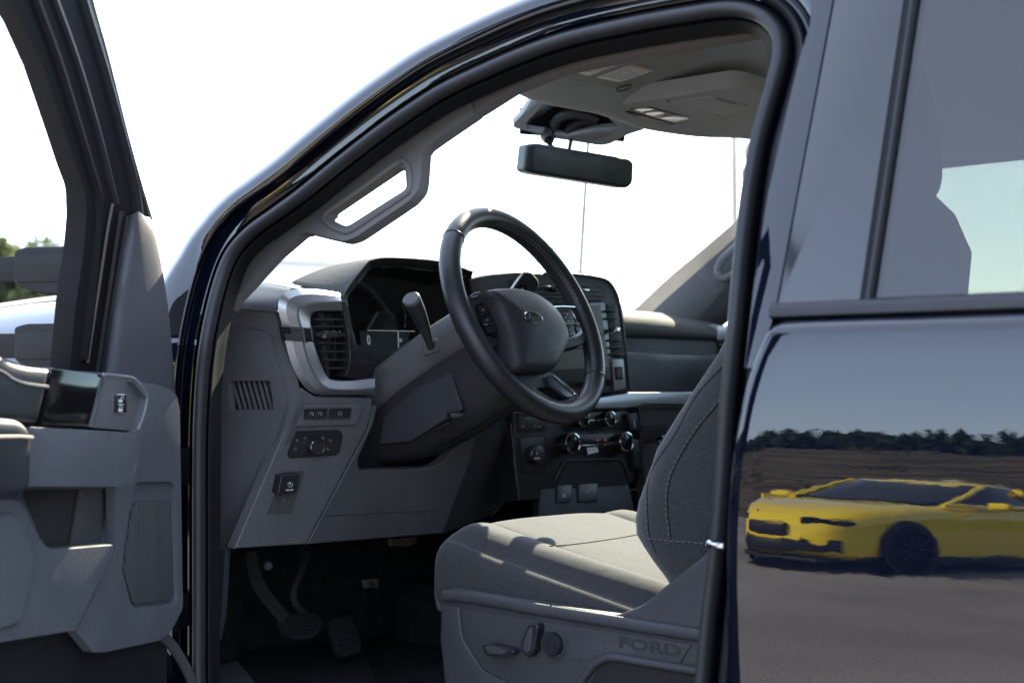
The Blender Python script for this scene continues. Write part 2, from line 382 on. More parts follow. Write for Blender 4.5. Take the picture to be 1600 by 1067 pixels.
body = loft('cab_side', [ring(60, -.12), ring(71, -.075), ring(72.5, -.052), ring(71.8, -.035), ring(69.5, -.018), ring(66, -.008), ring(62, -.0025), ring(57, 0), ring(50, -.0023), ring(43, -.0047), ring(40.5, -.0068), ring(38.8, -.0110),
    ring(37.6, -.0205), ring(35, -.0235), ring(32.5, -.0225), ring(30, -.0240), ring(22, -.0266), ring(15, -.0292), ring(12, -.040), ring(8, -.052)], M_PAINT, T, smooth=60,
    label='dark navy painted door opening frame and windscreen pillar')
sl = loft('door_seal_carrier', [ring(13, -.040), ring(9.6, -.028), ring(6, -.0235), ring(-6, -.027), ring(-9, -.042)], M_RUBBER2, body, smooth=60)
rp = ring(0, -.017)
seal = sweep('door_seal', rp, [(.0105 * math.cos(a), .0078 * math.sin(a)) for a in np.linspace(0, 2 * math.pi, 13)[:-1]], (0, 1, TUM), M_RUBBER, T, label='black rubber bulb seal round the driver door opening', smooth=80)
LF = np.interp(np.arange(len(BP)), [0, 4 * 22, 4 * 27, 4 * 29, len(BP)], [1, 1, .45, .12, .12])     # the lip tucks in behind the bulb on the rear pillar
loft('seal_lip', [ring(-7 * LF, -.040), ring(-11 * LF, -.036), ring(-14 * LF, -.031), ring(-16 * LF, -.033), ring(-17.5 * LF, -.042), ring(-25 * LF, -.060), ring(-31 * LF, -.078)], M_RUBBER2, seal, smooth=60)
# second seal, on the pillar between the doors
k0 = 4 * 23
loft('pillar_seal', [ring(17, -.026, k0), ring(20, -.015, k0), ring(24, -.012, k0), ring(27, -.016, k0), ring(28, -.03, k0)], M_RUBBER, body, smooth=80)

# roof skin, right side, floor, firewall and back wall that close the cab
def grid(rows): return rows
rr = ring(60, -.12)[28:96]
roof_rows = [rr]
for j, f in enumerate((.25, .5, .75, 1.0)):
    q = rr.copy(); q[:, 1] = rr[:, 1] * (1 - 2 * f); q[:, 2] = rr[:, 2] + .05 * math.sin(math.pi * f) + .01; roof_rows.append(q)
_roof0 = PX(800, 0, -.1)
def roof_pt(x, y):
    xf = .16 - .55 * (y / .62) ** 2 * .35
    return (x, y, 1.742 - .05 * (y / .6) ** 2 - .012 * ((x + .9) / .9) ** 2)
rows = []
for x in np.linspace(.06, -2.35, 14):
    rows.append([roof_pt(x - (.16 * (y / .62) ** 2 if x > -.2 else 0), y) for y in np.linspace(.66, -.70, 13)])
loft('roof', rows, M_PAINT, T, smooth=60)
# right-hand side of the cab with its window openings
RS = PL((0, -.83, 1.3), (0, 1, 0))
def rside(x, z): return (x, -(.86 - TUM * max(0, z - 1.3)), z)
def rpanel(name, pts, m, parent=None, th=.05):
    v = [rside(x, z) for x, z in pts]; n = len(v); v += [(a, b - th, c) for a, b, c in v]
    f = [tuple(range(n)), tuple(range(2 * n - 1, n - 1, -1))] + [(i, n + i, n + (i + 1) % n, (i + 1) % n) for i in range(n)]
    return raw(name, v, f, m, parent, smooth=0)
pd = rpanel('passenger_door', [(.62, .55), (-.80, .55), (-.80, 1.305), (.55, 1.285)], M_DARK, T)
rpanel('window_frame', [(-.80, 1.62), (-.83, 1.75), (.02, 1.75), (.02, 1.62)], M_PILLAR, pd)
rpanel('window_frame', [(-.95, 1.3), (-.80, 1.3), (-.80, 1.62), (-.95, 1.66)], M_PILLAR, pd)
rpanel('window_glass', [(.52, 1.287), (-.80, 1.302), (-.80, 1.625), (.03, 1.625)], M_CLEAR, pd, th=.004)
rd = rpanel('passenger_rear_door', [(-.80, .55), (-2.3, .55), (-2.3, 1.31), (-.80, 1.305)], M_DARK, T, th=.048)
rpanel('window_frame', [(-.95, 1.60), (-.95, 1.75), (-2.3, 1.75), (-2.3, 1.60)], M_PILLAR, rd)
rpanel('window_glass', [(-.95, 1.305), (-1.9, 1.31), (-1.9, 1.60), (-.95, 1.60)], M_TINT, rd, th=.004)
rpanel('window_frame', [(-1.9, 1.3), (-2.3, 1.3), (-2.3, 1.6), (-1.9, 1.6)], M_PILLAR, rd)
fl = box('floor', (-.85, 0, .60), (3.0, 1.72, .04), M_CARPET, T, bev=.01, label='black carpet footwell floor')
box('firewall', (.66, 0, .88), (.06, 1.66, .62), M_CARPET, fl)
box('back_wall', (-2.33, 0, 1.0), (.05, 1.7, .7), M_DARK, T)
box('rear_window', (-2.34, 0, 1.5), (.006, 1.35, .34), M_TINT, T, bev=0)
box('side_sill', (-.35, .905, .575), (1.3, .09, .11), M_BLACK, fl, bev=.02, seg=3)
tun = box('tunnel', (-.2, 0, .66), (1.6, .30, .16), M_CARPET, fl, bev=.06, seg=4)

# windscreen
wb, wt = [], []
for y in np.linspace(.70, -.72, 17):
    c = (y / .7) ** 2
    wb.append((.93 - .42 * c, y * 1.05, 1.225 + .03 * c)); wt.append((.20 - .22 * c, y * .90, 1.69 - .06 * c))
loft('windshield', [[A(b) * (1 - f) + A(t_) * f + A((0, 0, .02 * math.sin(math.pi * f))) for b, t_ in zip(wb, wt)] for f in np.linspace(0, 1.06, 9)], M_WIND, T, smooth=180,
     label='wide windscreen with a light film of dust')

# ------------------------------------------------------------------ windscreen pillar trim with grab handle
TR = PL(A((0, .945, 1.2)) - .085 * unit((0, 1, TUM)), (0, 1, TUM))
i_edge = [tuple(p) for p in (BP - BO * (26 * BS)[:, None])[24:66:3]]
inner = [(741,177),(680,219),(665,230),(660,237),(657,279),(654,297,14),(639,314),(555,371,14),(540,376),(533,376),(503,369),(479,363),(469,365),(428,400),(402,428),(391,441),(369,464),(357,483)]
hole = [(512,331,6),(619,258,10),(633,264,8),(635,292,5),(632,297,4),(546,352,8),(538,353,4),(519,344,5)]
outl = [(351,484),(356,472)] + [p for p in i_edge if 362 < p[0] < 738] + [(736,158)] + inner
ap = plate('pillar_trim', outl, TR, M_PILLAR, T, th=.018, bev=.005, r=1.5, holes=[hole], hr=5, seg=3, label='grey driver windscreen pillar trim with an oblong grab handle')
# raised rim around the grip, and the grip's inner liner
def inset(pts, d):
    c = A([p[:2] for p in pts], float).mean(0); return [tuple(c + (A(p[:2]) - c) * d) for p in pts]
gr = A([TR.hit(x, y, .001) for x, y in cr([(508,336),(560,298),(622,254),(634,256),(640,272),(640,296),(634,303),(585,336),(548,360),(533,360),(514,350)], 60, True)])
tube('grip_rim', np.vstack([gr, gr[:1]]), .0045, M_PILLAR, ap, n=8)
rail = [(722,168)] + [tuple(p) for p in (BP - BO * (26 * BS)[:, None])[66:97:4]] + [(1212,40),(1214,48),(1150,58),(1080,70),(1000,84),(880,109),(799,141),(752,171),(735,181)]
RT = TR
plate('roof_rail_trim', rail, RT, M_PILLAR, T, th=.016, bev=.004, r=1, off=-.004, seg=3)

# passenger windscreen pillar
pp = []
for px, py, yy in ((985,492,-.74),(1040,440,-.73),(1100,390,-.715),(1160,338,-.70),(1230,270,-.66)):
    pp.append(PY(px, py, yy))
pp = crn(pp, 4)
pr_ = loft('passenger_pillar_trim', [pp + A((.01, -.03, .002)), pp, pp + A((-.004, -.006, -.012)), pp + A((-.03, -.035, -.07)), pp + A((-.045, -.05, -.13)), pp + A((-.03, -.09, -.16))], mat('shaded_pillar_trim', (.065, .066, .068), .8, spec=.15, bump=(900, .3, .0004)), T, smooth=60)  # darker copy of the pillar trim: shade put into its colour
hp = A([PY(x, y, -.70) for x, y in cr([(1180,360),(1148,388),(1128,408),(1122,425),(1132,436),(1160,420)], 24)])
tube('grab_handle', hp, .011, M_GREY, pr_, n=10)
tube('screen_edge', pp + A((.004, -.012, .003)), .004, M_RUBBER, pr_, n=6)

# ------------------------------------------------------------------ headliner, sun visor, overhead console, mirror
hd = [PY(705,108,.74), PY(740,122,.66), PY(799,141,.56), PY(851,162,.40), PY(943,180,.15), PY(1000,200,0), PY(1089,214,-.15), PY(1176,219,-.33), PY(1260,244,-.52), PY(1330,262,-.68)]
hd = cr(hd, 40)
def hrow(dx, dz, zc=None, flat=0):
    q = hd.copy(); q[:, 0] += dx
    tgt = np.maximum(1.70 - .10 * (np.abs(q[:, 1]) / .62) ** 3, 1.605)
    q[:, 2] = (q[:, 2] + dz) * (1 - flat) + tgt * flat; return q
hl_rows = skin([hrow(.03, .03), hrow(.012, .006), hrow(0, 0), hrow(-.03, .002), hrow(-.09, .022, flat=.25), hrow(-.16, .03, flat=.55), hrow(-.26, .03, flat=.9), hrow(-.5, .03, flat=1), hrow(-1.0, 0, flat=1), hrow(-1.7, -.0, flat=1), hrow(-2.4, -.03, flat=1)], 3)
HL = loft('headliner', hl_rows, M_HEAD, T, smooth=180, label='warm grey cloth headliner')
VP = plane3(PY(964,141,.22), PY(1104,78,.25), PY(850,117,.55)); VP = PL(VP.o + VP.n * .022, VP.n)
vis = plate('sun_visor', [(850,117),(964,141,8),(987,139,8),(1081,101,20),(1106,80,14),(1098,60,10),(1000,60),(860,96)], VP, mat('visor_cloth', (.33, .32, .305), .85, spec=.2, bump=(1200, .4, .0005)), T, th=.016, bev=.006, seg=3, label='grey sun visor carrying two warning labels')
for nm, q in (('warning_label', [(882,109.3),(920,119),(1004,87.5),(992,84.3)]), ('warning_label', [(932,122),(969,129),(1021,111),(987,102)])):
    lb = plate(nm, q, VP, M_PAPER, vis, th=.0006, bev=0, off=.0008)
    a, b, c, d = [A(p) for p in q]
    def uv(s, t): return tuple((a * (1 - s) + d * s) * (1 - t) + (b * (1 - s) + c * s) * t) if nm else None
    rnd = random.Random(len(q[0]) + int(q[0][0]))
    plate('heading_band', [uv(.90, .02), uv(.99, .02), uv(.99, .98), uv(.90, .98)], VP, M_ORANGE, lb, th=.0004, bev=0, off=.0013)
    v, f = [], []
    for k in range(11):
        s = .12 + k * .069
        t0 = .06
        while t0 < .9:
            t1 = min(.95, t0 + rnd.uniform(.06, .2))
            if rnd.random() < .85:
                i = len(v); v += [VP.hit(*uv(s, t0), .0012), VP.hit(*uv(s + .026, t0), .0012), VP.hit(*uv(s + .026, t1), .0012), VP.hit(*uv(s, t1), .0012)]; f.append((i, i + 1, i + 2, i + 3))
            t0 = t1 + .03
    raw('printed_lines', v, f, M_INK, lb, smooth=0, kind='stuff')
tube('visor_clip', [VP.hit(x, y, .004) for x, y in cr([(963,140),(972,136),(984,134),(986,137),(976,141),(964,143)], 16)], .0016, M_PILLAR, vis, n=6)

OC = plane3(PY(945,175,.12), PY(1153,136,.10), PY(1052,200,-.10))
oc = plate('overhead_console', [(945,176,4),(967,164,5),(1153,136,16),(1197,149),(1194,168),(1052,201,5),(967,188,4)], OC, M_HEAD, T, th=.03, bev=.006, seg=3, label='grey overhead console with reading lamps', off=.006)
plate('lamp_bezel', [(983,172),(1015,168),(1080,186),(1054,193)], OC, M_BLACK, oc, th=.002, bev=.0005, off=.0075, r=2)
M_LENS = mat('lamp_lens', (.62, .62, .58), .25, spec=.6)
for q in ([(991,172),(1011,169),(1023,171.5),(1003,175.6)], [(1007,178),(1026,174),(1039,177),(1020,182)], [(1032,185.5),(1054,181),(1077,185.5),(1054,191)]):
    plate('lamp_lens', q, OC, M_LENS, oc, th=.002, bev=.0006, off=.009, r=1)
plate('speaker_slot', [(955,177),(970,172.5),(1054,194.5),(1046,199)], OC, M_DARK, oc, th=.003, bev=.001, off=.0085, r=2)
plate('storage_lid', [(1044,160.5),(1114,151),(1170,167),(1123,181)], OC, M_HEAD, oc, th=.002, bev=.0008, off=.0082, r=3)
plate('lid_slot', [(1042,158.8),(1045,158.5),(1126,180.8),(1123,182)], OC, M_BLACK, oc, th=.001, bev=0, off=.0072)
plate('lid_handle', [(1118,156),(1121,155.3),(1152,163.3),(1150,164)], OC, M_DARK, oc, th=.001, bev=0, off=.0088)

CP = plane3(PY(803,199,.12), PY(939,228,-.03), PY(853,160,.10))
pod_o = [(834,150),(816,180,6),(802,194,4),(803,200,3),(831,207),(851,214,8),(939,228,8),(954,225,8),(979,211,8),(1006,203),(985,180),(900,150)]
pod_h = [(852,160),(835,178,5),(821,194,4),(824,203,6),(850,207,4),(887,213,3),(935,203,4),(968,200,4),(950,184),(900,168)]
M_POD = mat('pod_plastic', (.24, .235, .225), .6, bump=(900, .3, .0004))
pod = plate('camera_housing', pod_o, CP, M_POD, T, th=.02, bev=.005, holes=[pod_h], seg=3, label='grey camera housing behind the windscreen above the mirror')
plate('housing_well', [(812,170),(812,210),(975,222),(985,170),(900,140)], CP, mat('well_black', (.008, .009, .01), .9, spec=.1), pod, th=.002, bev=0, off=-.028)
plate('access_lid', [(889,212.5,2),(935,203,3),(956,207,3),(918,219,2)], CP, M_POD, pod, th=.004, bev=.001, off=.0025)
tube('sensor_hood', [CP.hit(x, y, -.012) for x, y in cr([(866,198),(872,186),(892,179),(915,181),(932,188)], 16)], .010, M_DARK, pod, n=8)
tube('sensor_hood', [CP.hit(x, y, -.016) for x, y in cr([(884,210),(893,198),(912,190),(932,189)], 12)], .008, M_DARK, pod, n=8)

MP = PL(PX(905, 258, .165), (-1, .40, -.10))
mir = plate('rear_view_mirror', [(823,226,5),(838,223.5,6),(984,248,6),(991,256,4),(989.5,287,7),(980,294.5,7),(832,271.5,6),(819,266,5)], MP, mat('mirror_shell', (.02, .021, .024), .4, bump=(800, .2, .0003)), T, th=.034, bev=.009, seg=4, label='black rear view mirror hanging from the windscreen', smooth=60)
plate('mirror_glass', [(838,229,6),(981,251.5,5),(985.5,257,4),(984,286,6),(978,289.5,6),(836,267,5),(834,240,5)], MP, M_MIRROR, mir, th=.002, bev=.0006, off=.0012)
tube('mirror_stem', [CP.hit(856, 212, -.01), MP.hit(858, 219, -.03), MP.hit(864, 238, -.03)], [.016, .010, .013], M_DARK, mir, n=10)
tube('mirror_cable', [CP.hit(893, 217, -.01), MP.hit(891, 226, -.03), MP.hit(888, 240, -.03)], .004, M_BLACK, mir, n=6)

# ------------------------------------------------------------------ rear door on the driver's side
def yd(z): return 1.0 - (z - .934) ** 2 / 4.7
edge_px = [(1200,499),(1190,515),(1180,536),(1166,575),(1155,622),(1146,680),(1140,740),(1137,800),(1136,900),(1138,1067),(1143,1250)]
fe = A([PY(x, y, .993) for x, y in edge_px])
zs = list(np.linspace(.50, 1.186, 36))
def xf(z): return float(np.interp(z, fe[::-1, 2], fe[::-1, 0]))
rows = []
for z, dy in [(z, 0.0) for z in zs] + [(1.190, .0006), (1.1935, .0022), (1.197, .0055), (1.2, .010), (1.2025, .018), (1.2035, .032)]:
    x0, y0 = xf(z), yd(z) - dy
    r_ = [(x0 + .012, y0 - .06, z), (x0 + .002, y0 - .02, z), (x0 + .0005, y0 - .0095, z), (x0 - .0008, y0 - .0055, z), (x0 - .0032, y0 - .0022, z), (x0 - .0065, y0 - .0006, z), (x0 - .011, y0, z)]
    r_ += [(x0 - .011 + (-2.25 - x0) * f, y0, z) for f in (.02, .05, .1, .17, .25, .4, .6, 1.0)]
    rows.append(r_)
RD = loft('rear_door', rows, M_PAINT, T, smooth=180, label='glossy navy rear door mirroring the yellow car and the car park')
def strip_y(name, x0, x1, prof, m, parent):
    return loft(name, [[(x, y, z) for y, z in prof] for x in (x0, x1)], m, parent, closed=True, cap=True, smooth=50)
xb = PY(1206, 490, .965)[0]
strip_y('belt_moulding', xb, -2.25, [(.938, 1.2036), (.968, 1.2036), (.9705, 1.2055), (.9705, 1.213), (.967, 1.2175), (.958, 1.220), (.938, 1.220)], M_RUBBER, RD)
RG = PL((0, .962, 1.21), (0, 1, TUM))
plate('door_frame', [(1268,-80),(1266,0),(1266,38,10),(1249,90,12),(1233,157),(1218,222),(1199,305),(1187,380),(1177,450),(1169,520),(1163,575),(1186,575),(1206,500),(1211.5,480),(1301,0),(1316,-80)], RG, M_PAINT, RD, th=.03, bev=.004, seg=3, r=2)
plate('pillar_applique', [(1319,-80),(1215,475,2),(1343,471),(1412,0),(1424,-80)], RG, M_APPL, RD, th=.02, bev=.0015, off=.002, label='dark glossy applique on the pillar between the doors')
plate('glass_run', [(1425,-80),(1413,0),(1344,471),(1361,470),(1432,0),(1444,-80)], RG, M_RUBBER2, RD, th=.02, bev=.0015, off=.003)
tube('glass_run_lip', [RG.hit(x, y, .003) for x, y in ((1437,-80),(1425,0),(1390,240),(1355,470))], .0022, M_RUBBER, RD, n=6)
plate('rear_window_glass', [(1436,-120),(1424,0),(1352,474),(2300,440),(2300,-160)], RG, M_TINT, RD, th=.004, bev=0, off=-.002, smooth=0, label='tinted rear door window')
loft('roof_rail', [[(x, y, z) for y, z in ((.80, 1.585), (.838, 1.590), (.842, 1.61), (.825, 1.645), (.78, 1.675), (.70, 1.692), (.60, 1.70))] for x in (-.80, -1.2, -1.7, -2.3)], M_PAINT, T, smooth=60)
# cab structure behind the applique
plate('centre_pillar', [(1300,-80),(1200,480),(1330,480),(1405,-80)], RG, M_DARK, T, th=.05, bev=.01, off=-.05)

# ------------------------------------------------------------------ open driver door
TH = math.radians(65)
DE = A((-math.cos(TH), math.sin(TH), 0)); DN = A((-math.sin(TH), -math.cos(TH), 0)); DH = A((.24, .96, 0))
def D3(s, z, off): return DH + DE * s + DN * off + A((0, 0, z))
DP = PL(D3(0, 0, .10), DN)
DU = PL(D3(0, 1.2, .10), A((DN[0], DN[1], -TUM)))
M_CARD = grain('door_card_plastic', (.074, .077, .086))
rows = []
for z, o in ((.60, .02), (.66, .004), (.75, 0), (.92, -.004), (1.06, 0), (1.12, .006), (1.145, .016), (1.15, .03)):
    rows.append([D3(s, z, o) for s in (.05, .07, .2, .5, .8, .90)])
FD = loft('driver_door', rows, M_PAINT, T, smooth=60, thick=.003, label='open driver door with grey inner trim, armrest and speaker')
rows = []
for z in (.60, 1.13): rows.append([D3(.06, z, .01), D3(.89, z, .01), D3(.89, z, .085), D3(.085, z, .085)])
loft('door_shell', rows, M_BLACK, FD, closed=True, cap=True, smooth=0)
pocket = [(33,766),(180,763),(168,846),(76,856,6),(63,838,6)]
plate('door_card', [(165,582),(240,600),(262,606),(274,616),(280,640),(282,760),(284,950),(266,985),(250,999),(165,1016),(147,1016),(116,984),(0,1002),(-300,1060),(-300,545),(0,556),(45,573),(80,577)], DP, M_CARD, FD, th=.012, bev=.003, holes=[pocket], off=0)
plate('pocket_liner', [(10,740),(200,740),(190,870),(40,880)], DP, M_DARK, FD, th=.003, bev=0, off=-.014, hr=0)
plate('pocket_wall', [(128,755),(190,755),(178,866),(110,866)], DP, M_GREY2, FD, th=.004, bev=.002, off=-.009)
spk = [(213,753,5),(268,752,5),(274,760,4),(277,935,4),(272,943,4),(210,950,5),(203,940,4),(191,892,6),(192,866,6),(205,775)]
plate('speaker_column', [(233,598,5),(262,606,9),(276,615,8),(281,640),(283,760),(286,950,8),(268,985,5),(250,1000,4),(166,1018,5),(146,1019,4),(119,986),(182,853),(180,760),(196,745),(226,640)], DP, M_CARD, FD, th=.014, bev=.005, seg=3, holes=[spk], hr=4, off=.014)
plate('speaker_surround', spk, DP, M_CARD, FD, th=.004, bev=0, off=.005)
plate('speaker_grille', [(213,783,4),(266,781,4),(272,930,4),(268,936,4),(209,944,5),(194,892,5),(206,800,5)], DP, M_GRILLE, FD, th=.004, bev=.0012, off=.009, label='fine mesh speaker grille in the door')
lpf = [(-300,815),(0,780),(33,780,7),(66,847,9),(82,858,6),(177,850,4),(181,857,4),(119,985,4),(0,1004),(-300,1050)]
plate('map_pocket', lpf, DP, M_CARD, FD, th=.026, bev=.007, seg=3, off=.028)
rowsA = [(-120,830),(0,800),(30,795),(66,868),(80,880)]
plate('pocket_bulge', [(-300,840),(0,803),(26,800,10),(60,868,16),(36,975,8),(0,985),(-300,1030)], DP, M_CARD, FD, th=.01, bev=.009, seg=3, off=.036)
plate('armrest', [(46,667,3),(182,674),(208,677,4),(216,671,4),(229,623,4),(207,595,3),(222,597,7),(236,621,8),(211,741,12),(195,760,8),(46,760)], DP, M_CARD, FD, th=.056, bev=.006, seg=3, off=.056)
sw = plate('switch_panel', [(160,586,2),(206,590,7),(227,614,6),(229,624,4),(216,674,4),(143,668,2)], DP, M_GREY, FD, th=.03, bev=.002, off=.047)
tube('panel_edge', [DP.hit(x, y, .055) for x, y in cr([(162,585),(190,588),(206,590.5),(215,598),(226,611),(229,624),(223,650),(215,672)], 40)], .0024, mat('pale_edge', (.13,.135,.15), .35), sw, n=8)
gb = plate('gloss_panel', [(82,574.5,3),(161,585,6),(158,606),(143,667,4),(64,663.5,2)], DP, M_GLOSS, FD, th=.03, bev=.002, off=.052)
tube('chrome_edge', [DP.hit(x, y, .053) for x, y in ((159.5,586),(160.5,590),(157.5,608),(150,638),(143,667))], .0013, M_CHROME, gb, n=6)
lk = plate('lock_switch', [(179.3,615.5,5),(198,615.5,5),(198.8,646,5),(179,646,5)], DP, M_CHROME, sw, th=.003, bev=.001, off=.0495)
plate('lock_button', [(180.3,616.5,4.5),(197,616.5,4.5),(197.8,645,4.5),(180,645,4.5)], DP, M_BLACK, sw, th=.002, bev=.0006, off=.0507)
v = []
for cy, sh in ((624.5, 2.4), (639, 0)):
    plate('lock_symbol', [(185.5,cy-.5),(191.5,cy-.5),(191.2,cy+4),(185.2,cy+4)], DP, M_PRINT, sw, th=.0004, bev=0, off=.0512)
    tube('lock_symbol', [DP.hit(x, y, .0512) for x, y in cr([(187+sh,cy),(187+sh,cy-3.5),(189+sh,cy-5),(190.7+sh,cy-3.5),(190.7+sh,cy-.2-(1.5 if sh else 0))], 10)], .0004, M_PRINT, sw, n=4)
plate('divider_mark', [(185,631.2),(193,631.2),(193,632.8),(185,632.8)], DP, M_PRINT, sw, th=.0004, bev=0, off=.0512)
plate('upper_pad', [(-300,520),(0,553,10),(22,566,10),(45,572,6),(81,575.5),(76,604),(62,662.5),(-300,655)], DP, M_LEATHER, FD, th=.04, bev=.012, seg=4, off=.056)
tube('pad_seam', [DP.hit(x, y, .0565) for x, y in cr([(-200,545),(-60,560),(0,579),(18,591),(42,600),(75,604.5)], 30)], .0022, mat('pale_piping', (.10, .10, .105), .55), FD, n=6)
ep = plate('elbow_pad', [(-300,655),(0,652,10),(34,655,12),(50,669,8),(54,692),(51,758,8),(40,777,10),(0,782),(-300,800)], DP, M_LEATHER, FD, th=.06, bev=.016, seg=5, off=.078, label='black padded armrest end on the door')
tube('elbow_seam', [DP.hit(x, y, .079) for x, y in ((-200,684),(0,682.5),(30,682),(51,683.5))], .0020, mat('tan_piping', (.42, .34, .26), .6), ep, n=6)
# sail panel in the window corner
Lp = crn([(203,337),(192,390),(178,480),(163,592)], 5); Rp = crn([(211,333),(205,392),(195,470),(186,596)], 5); Mp = crn([(217,331),(224,390),(226,480),(226,600)], 5); Ep = crn([(224,336),(242,372),(260,478),(271,612)], 5)
loft('sail_trim', skin([[DU.hit(x, y, -.03) for x, y in Lp - A((0, 0))], [DU.hit(x, y, -.004) for x, y in Lp], [DU.hit(x, y, .012) for x, y in Rp], [DU.hit(x, y, .011) for x, y in Mp], [DU.hit(x, y, -.004) for x, y in Ep], [DU.hit(x, y, -.03) for x, y in Ep]], 3), M_CARD, FD, smooth=60)
wf = plate('window_frame', [(-8,-60),(15,0),(40,42),(70,110),(100,200),(122,268),(134,300,12),(135,345),(130,400),(118,480),(109,582),(172,590),(190,480),(204,390),(215,335),(237,341),(222,290),(200,210),(170,90),(145,0),(132,-60)], DU, M_RUBBER2, FD, th=.03, bev=.004, seg=2, off=-.026, r=2, label='black window frame of the open driver door')
loft('window_rail', [[D3(.30 + .56 * f, 1.64 + .012 * math.sin(f * 3.1), .19) + DN * a + A((0, 0, b)) for f in np.linspace(0, 1, 9)] for a, b in ((-.01, 0), (.02, 0), (.02, .05), (-.01, .05), (-.01, 0))], M_RUBBER2, wf, smooth=30)
loft('window_post', [[D3(.82 - .02 * f, 1.13 + .55 * f, .085 + .125 * f) + DN * a + DE * b for f in np.linspace(0, 1, 6)] for a, b in ((-.01, 0), (.02, 0), (.02, .07), (-.01, .07), (-.01, 0))], M_RUBBER2, wf, smooth=30)
def fr(name, pts, r, m, off): return tube(name, [DU.hit(x, y, off) for x, y in cr(pts, 28)], r, m, wf, n=8)
fr('frame_rib', [(118,-40),(127,0),(158,100),(188,210),(206,285),(213,335)], .0095, M_RUBBER, -.028)
fr('frame_rib', [(70,-40),(84,0),(118,95),(152,210),(172,290),(179,318)], .006, M_RUBBER, -.026)
fr('frame_rib', [(40,-40),(53,0),(88,95),(122,205),(143,275),(152,312),(148,400),(130,560)], .0075, M_RUBBER2, -.026)
fr('frame_glint', [(131,-60),(144,0),(169,90),(199,210),(221,290),(237,343)], .0016, M_STEEL, -.021)  # pale metal line stands in for the glint on the painted frame edge
fr('run_strip', [(176,318),(168,360),(156,440),(146,505),(137,566)], .0020, mat('worn_strip', (.12, .10, .08), .5, spec=.2), -.021)
fr('glass_run', [(190,330),(180,400),(168,480),(152,586)], .0055, M_RUBBER, -.024)
fr('glass_run', [(200,338),(189,400),(176,480),(160,586)], .0035, M_RUBBER, -.018)
plate('door_bottom', [(-300,1035),(0,1000),(115,982),(146,1015),(165,1015),(250,996),(290,1050),(310,1110),(310,1240),(-300,1400)], DP, M_PAINT, FD, th=.05, bev=.01, off=-.03)
sweep('bottom_seal', [DP.hit(x, y, -.012) for x, y in cr([(246,985),(256,994),(270,1010),(286,1035),(299,1064),(308,1110)], 24)], [(.007 * math.cos(a), .008 * math.sin(a)) for a in np.linspace(0, 2 * math.pi, 11)[:-1]], DN, M_GREY2, FD, smooth=80)
plate('hinge_strap', [(262,700),(300,700),(300,760),(262,760)], PL(D3(0, 0, .04), DN), M_BLACK, FD, th=.02, bev=.004)
plate('hinge_strap', [(262,930),(300,930),(300,985),(262,985)], PL(D3(0, 0, .04), DN), M_BLACK, FD, th=.02, bev=.004)

# towing mirror on the open door: two arms
MA = PL(D3(.16, 0, 0), DE)
M_ARM = grain('mirror_plastic', (.016, .0165, .018), rough=.6, spec=.25)
def arm(dy):
    a = plate('mirror_arm', [(21,391+dy,5),(40,385.5+dy,6),(160,384+dy),(160,466+dy),(60,459+dy,10),(28,448+dy,8),(21,440+dy)], MA, M_ARM, FD, th=.055, bev=.008, seg=4)
    plate('arm_cover', [(25.5,398+dy,2),(107,397.5+dy,3),(95,440+dy,3),(25,441.5+dy,2)], MA, M_ARM, a, th=.004, bev=.0012, off=.0022)
    plate('arm_slider', [(-120,402+dy),(24,401+dy,1),(24,439+dy,1),(-120,440+dy)], MA, M_ARM, a, th=.03, bev=.004, off=-.008)
    return a
arm(0); arm(120)['label'] = 'lower black arm of the towing mirror'

# ------------------------------------------------------------------ bonnet, wings and aerial
def zc(x): return -.035 * max(0, x - .75) - .03 * max(0, x - 1.6) ** 2
for sg, nm in ((1, 'front_wing'), (-1, 'front_wing')):
    prof = [(.985, .75), (.995, .95), (.985, 1.12), (.955, 1.205), (.905, 1.255), (.86, 1.278), (.815, 1.292), (.812, 1.27)]
    loft(nm, [[(x, sg * y, z + zc(x)) for y, z in prof] for x in (.42, .6, .8, 1.1, 1.5, 1.9, 2.15)], M_PAINT, T, smooth=60)
loft('bonnet', [[(x, y, 1.294 + zc(x) + .03 * (1 - (y / .8) ** 2) + (.008 if abs(y) > .45 else 0)) for y in (.806, .79, .70, .55, .45, .38, .2, 0, -.2, -.38, -.45, -.55, -.7, -.806)] for x in (.72, .85, 1.1, 1.5, 1.9, 2.1)], M_PAINT, T, smooth=60)
ab = PY(907, 428, -.80)
at_ = PY(921, 190, -.80)
tube('aerial', [ab * 1.0 - A((0, 0, .17)), ab - A((0, 0, .02)), ab, ab + A((.0, 0, .012)), at_], [.014, .012, .0095, .0055, .0042], M_BLACK, T, n=8)

# ------------------------------------------------------------------ dashboard
core = box('dashboard', (.46, 0, 1.06), (.34, 1.46, .30), M_BLACK, T, bev=.02, label='two tone grey dashboard across the cabin')  # black core box added behind the panels to block light
def rowx(pts): return [PX(x, y, X) for x, y, X in pts]
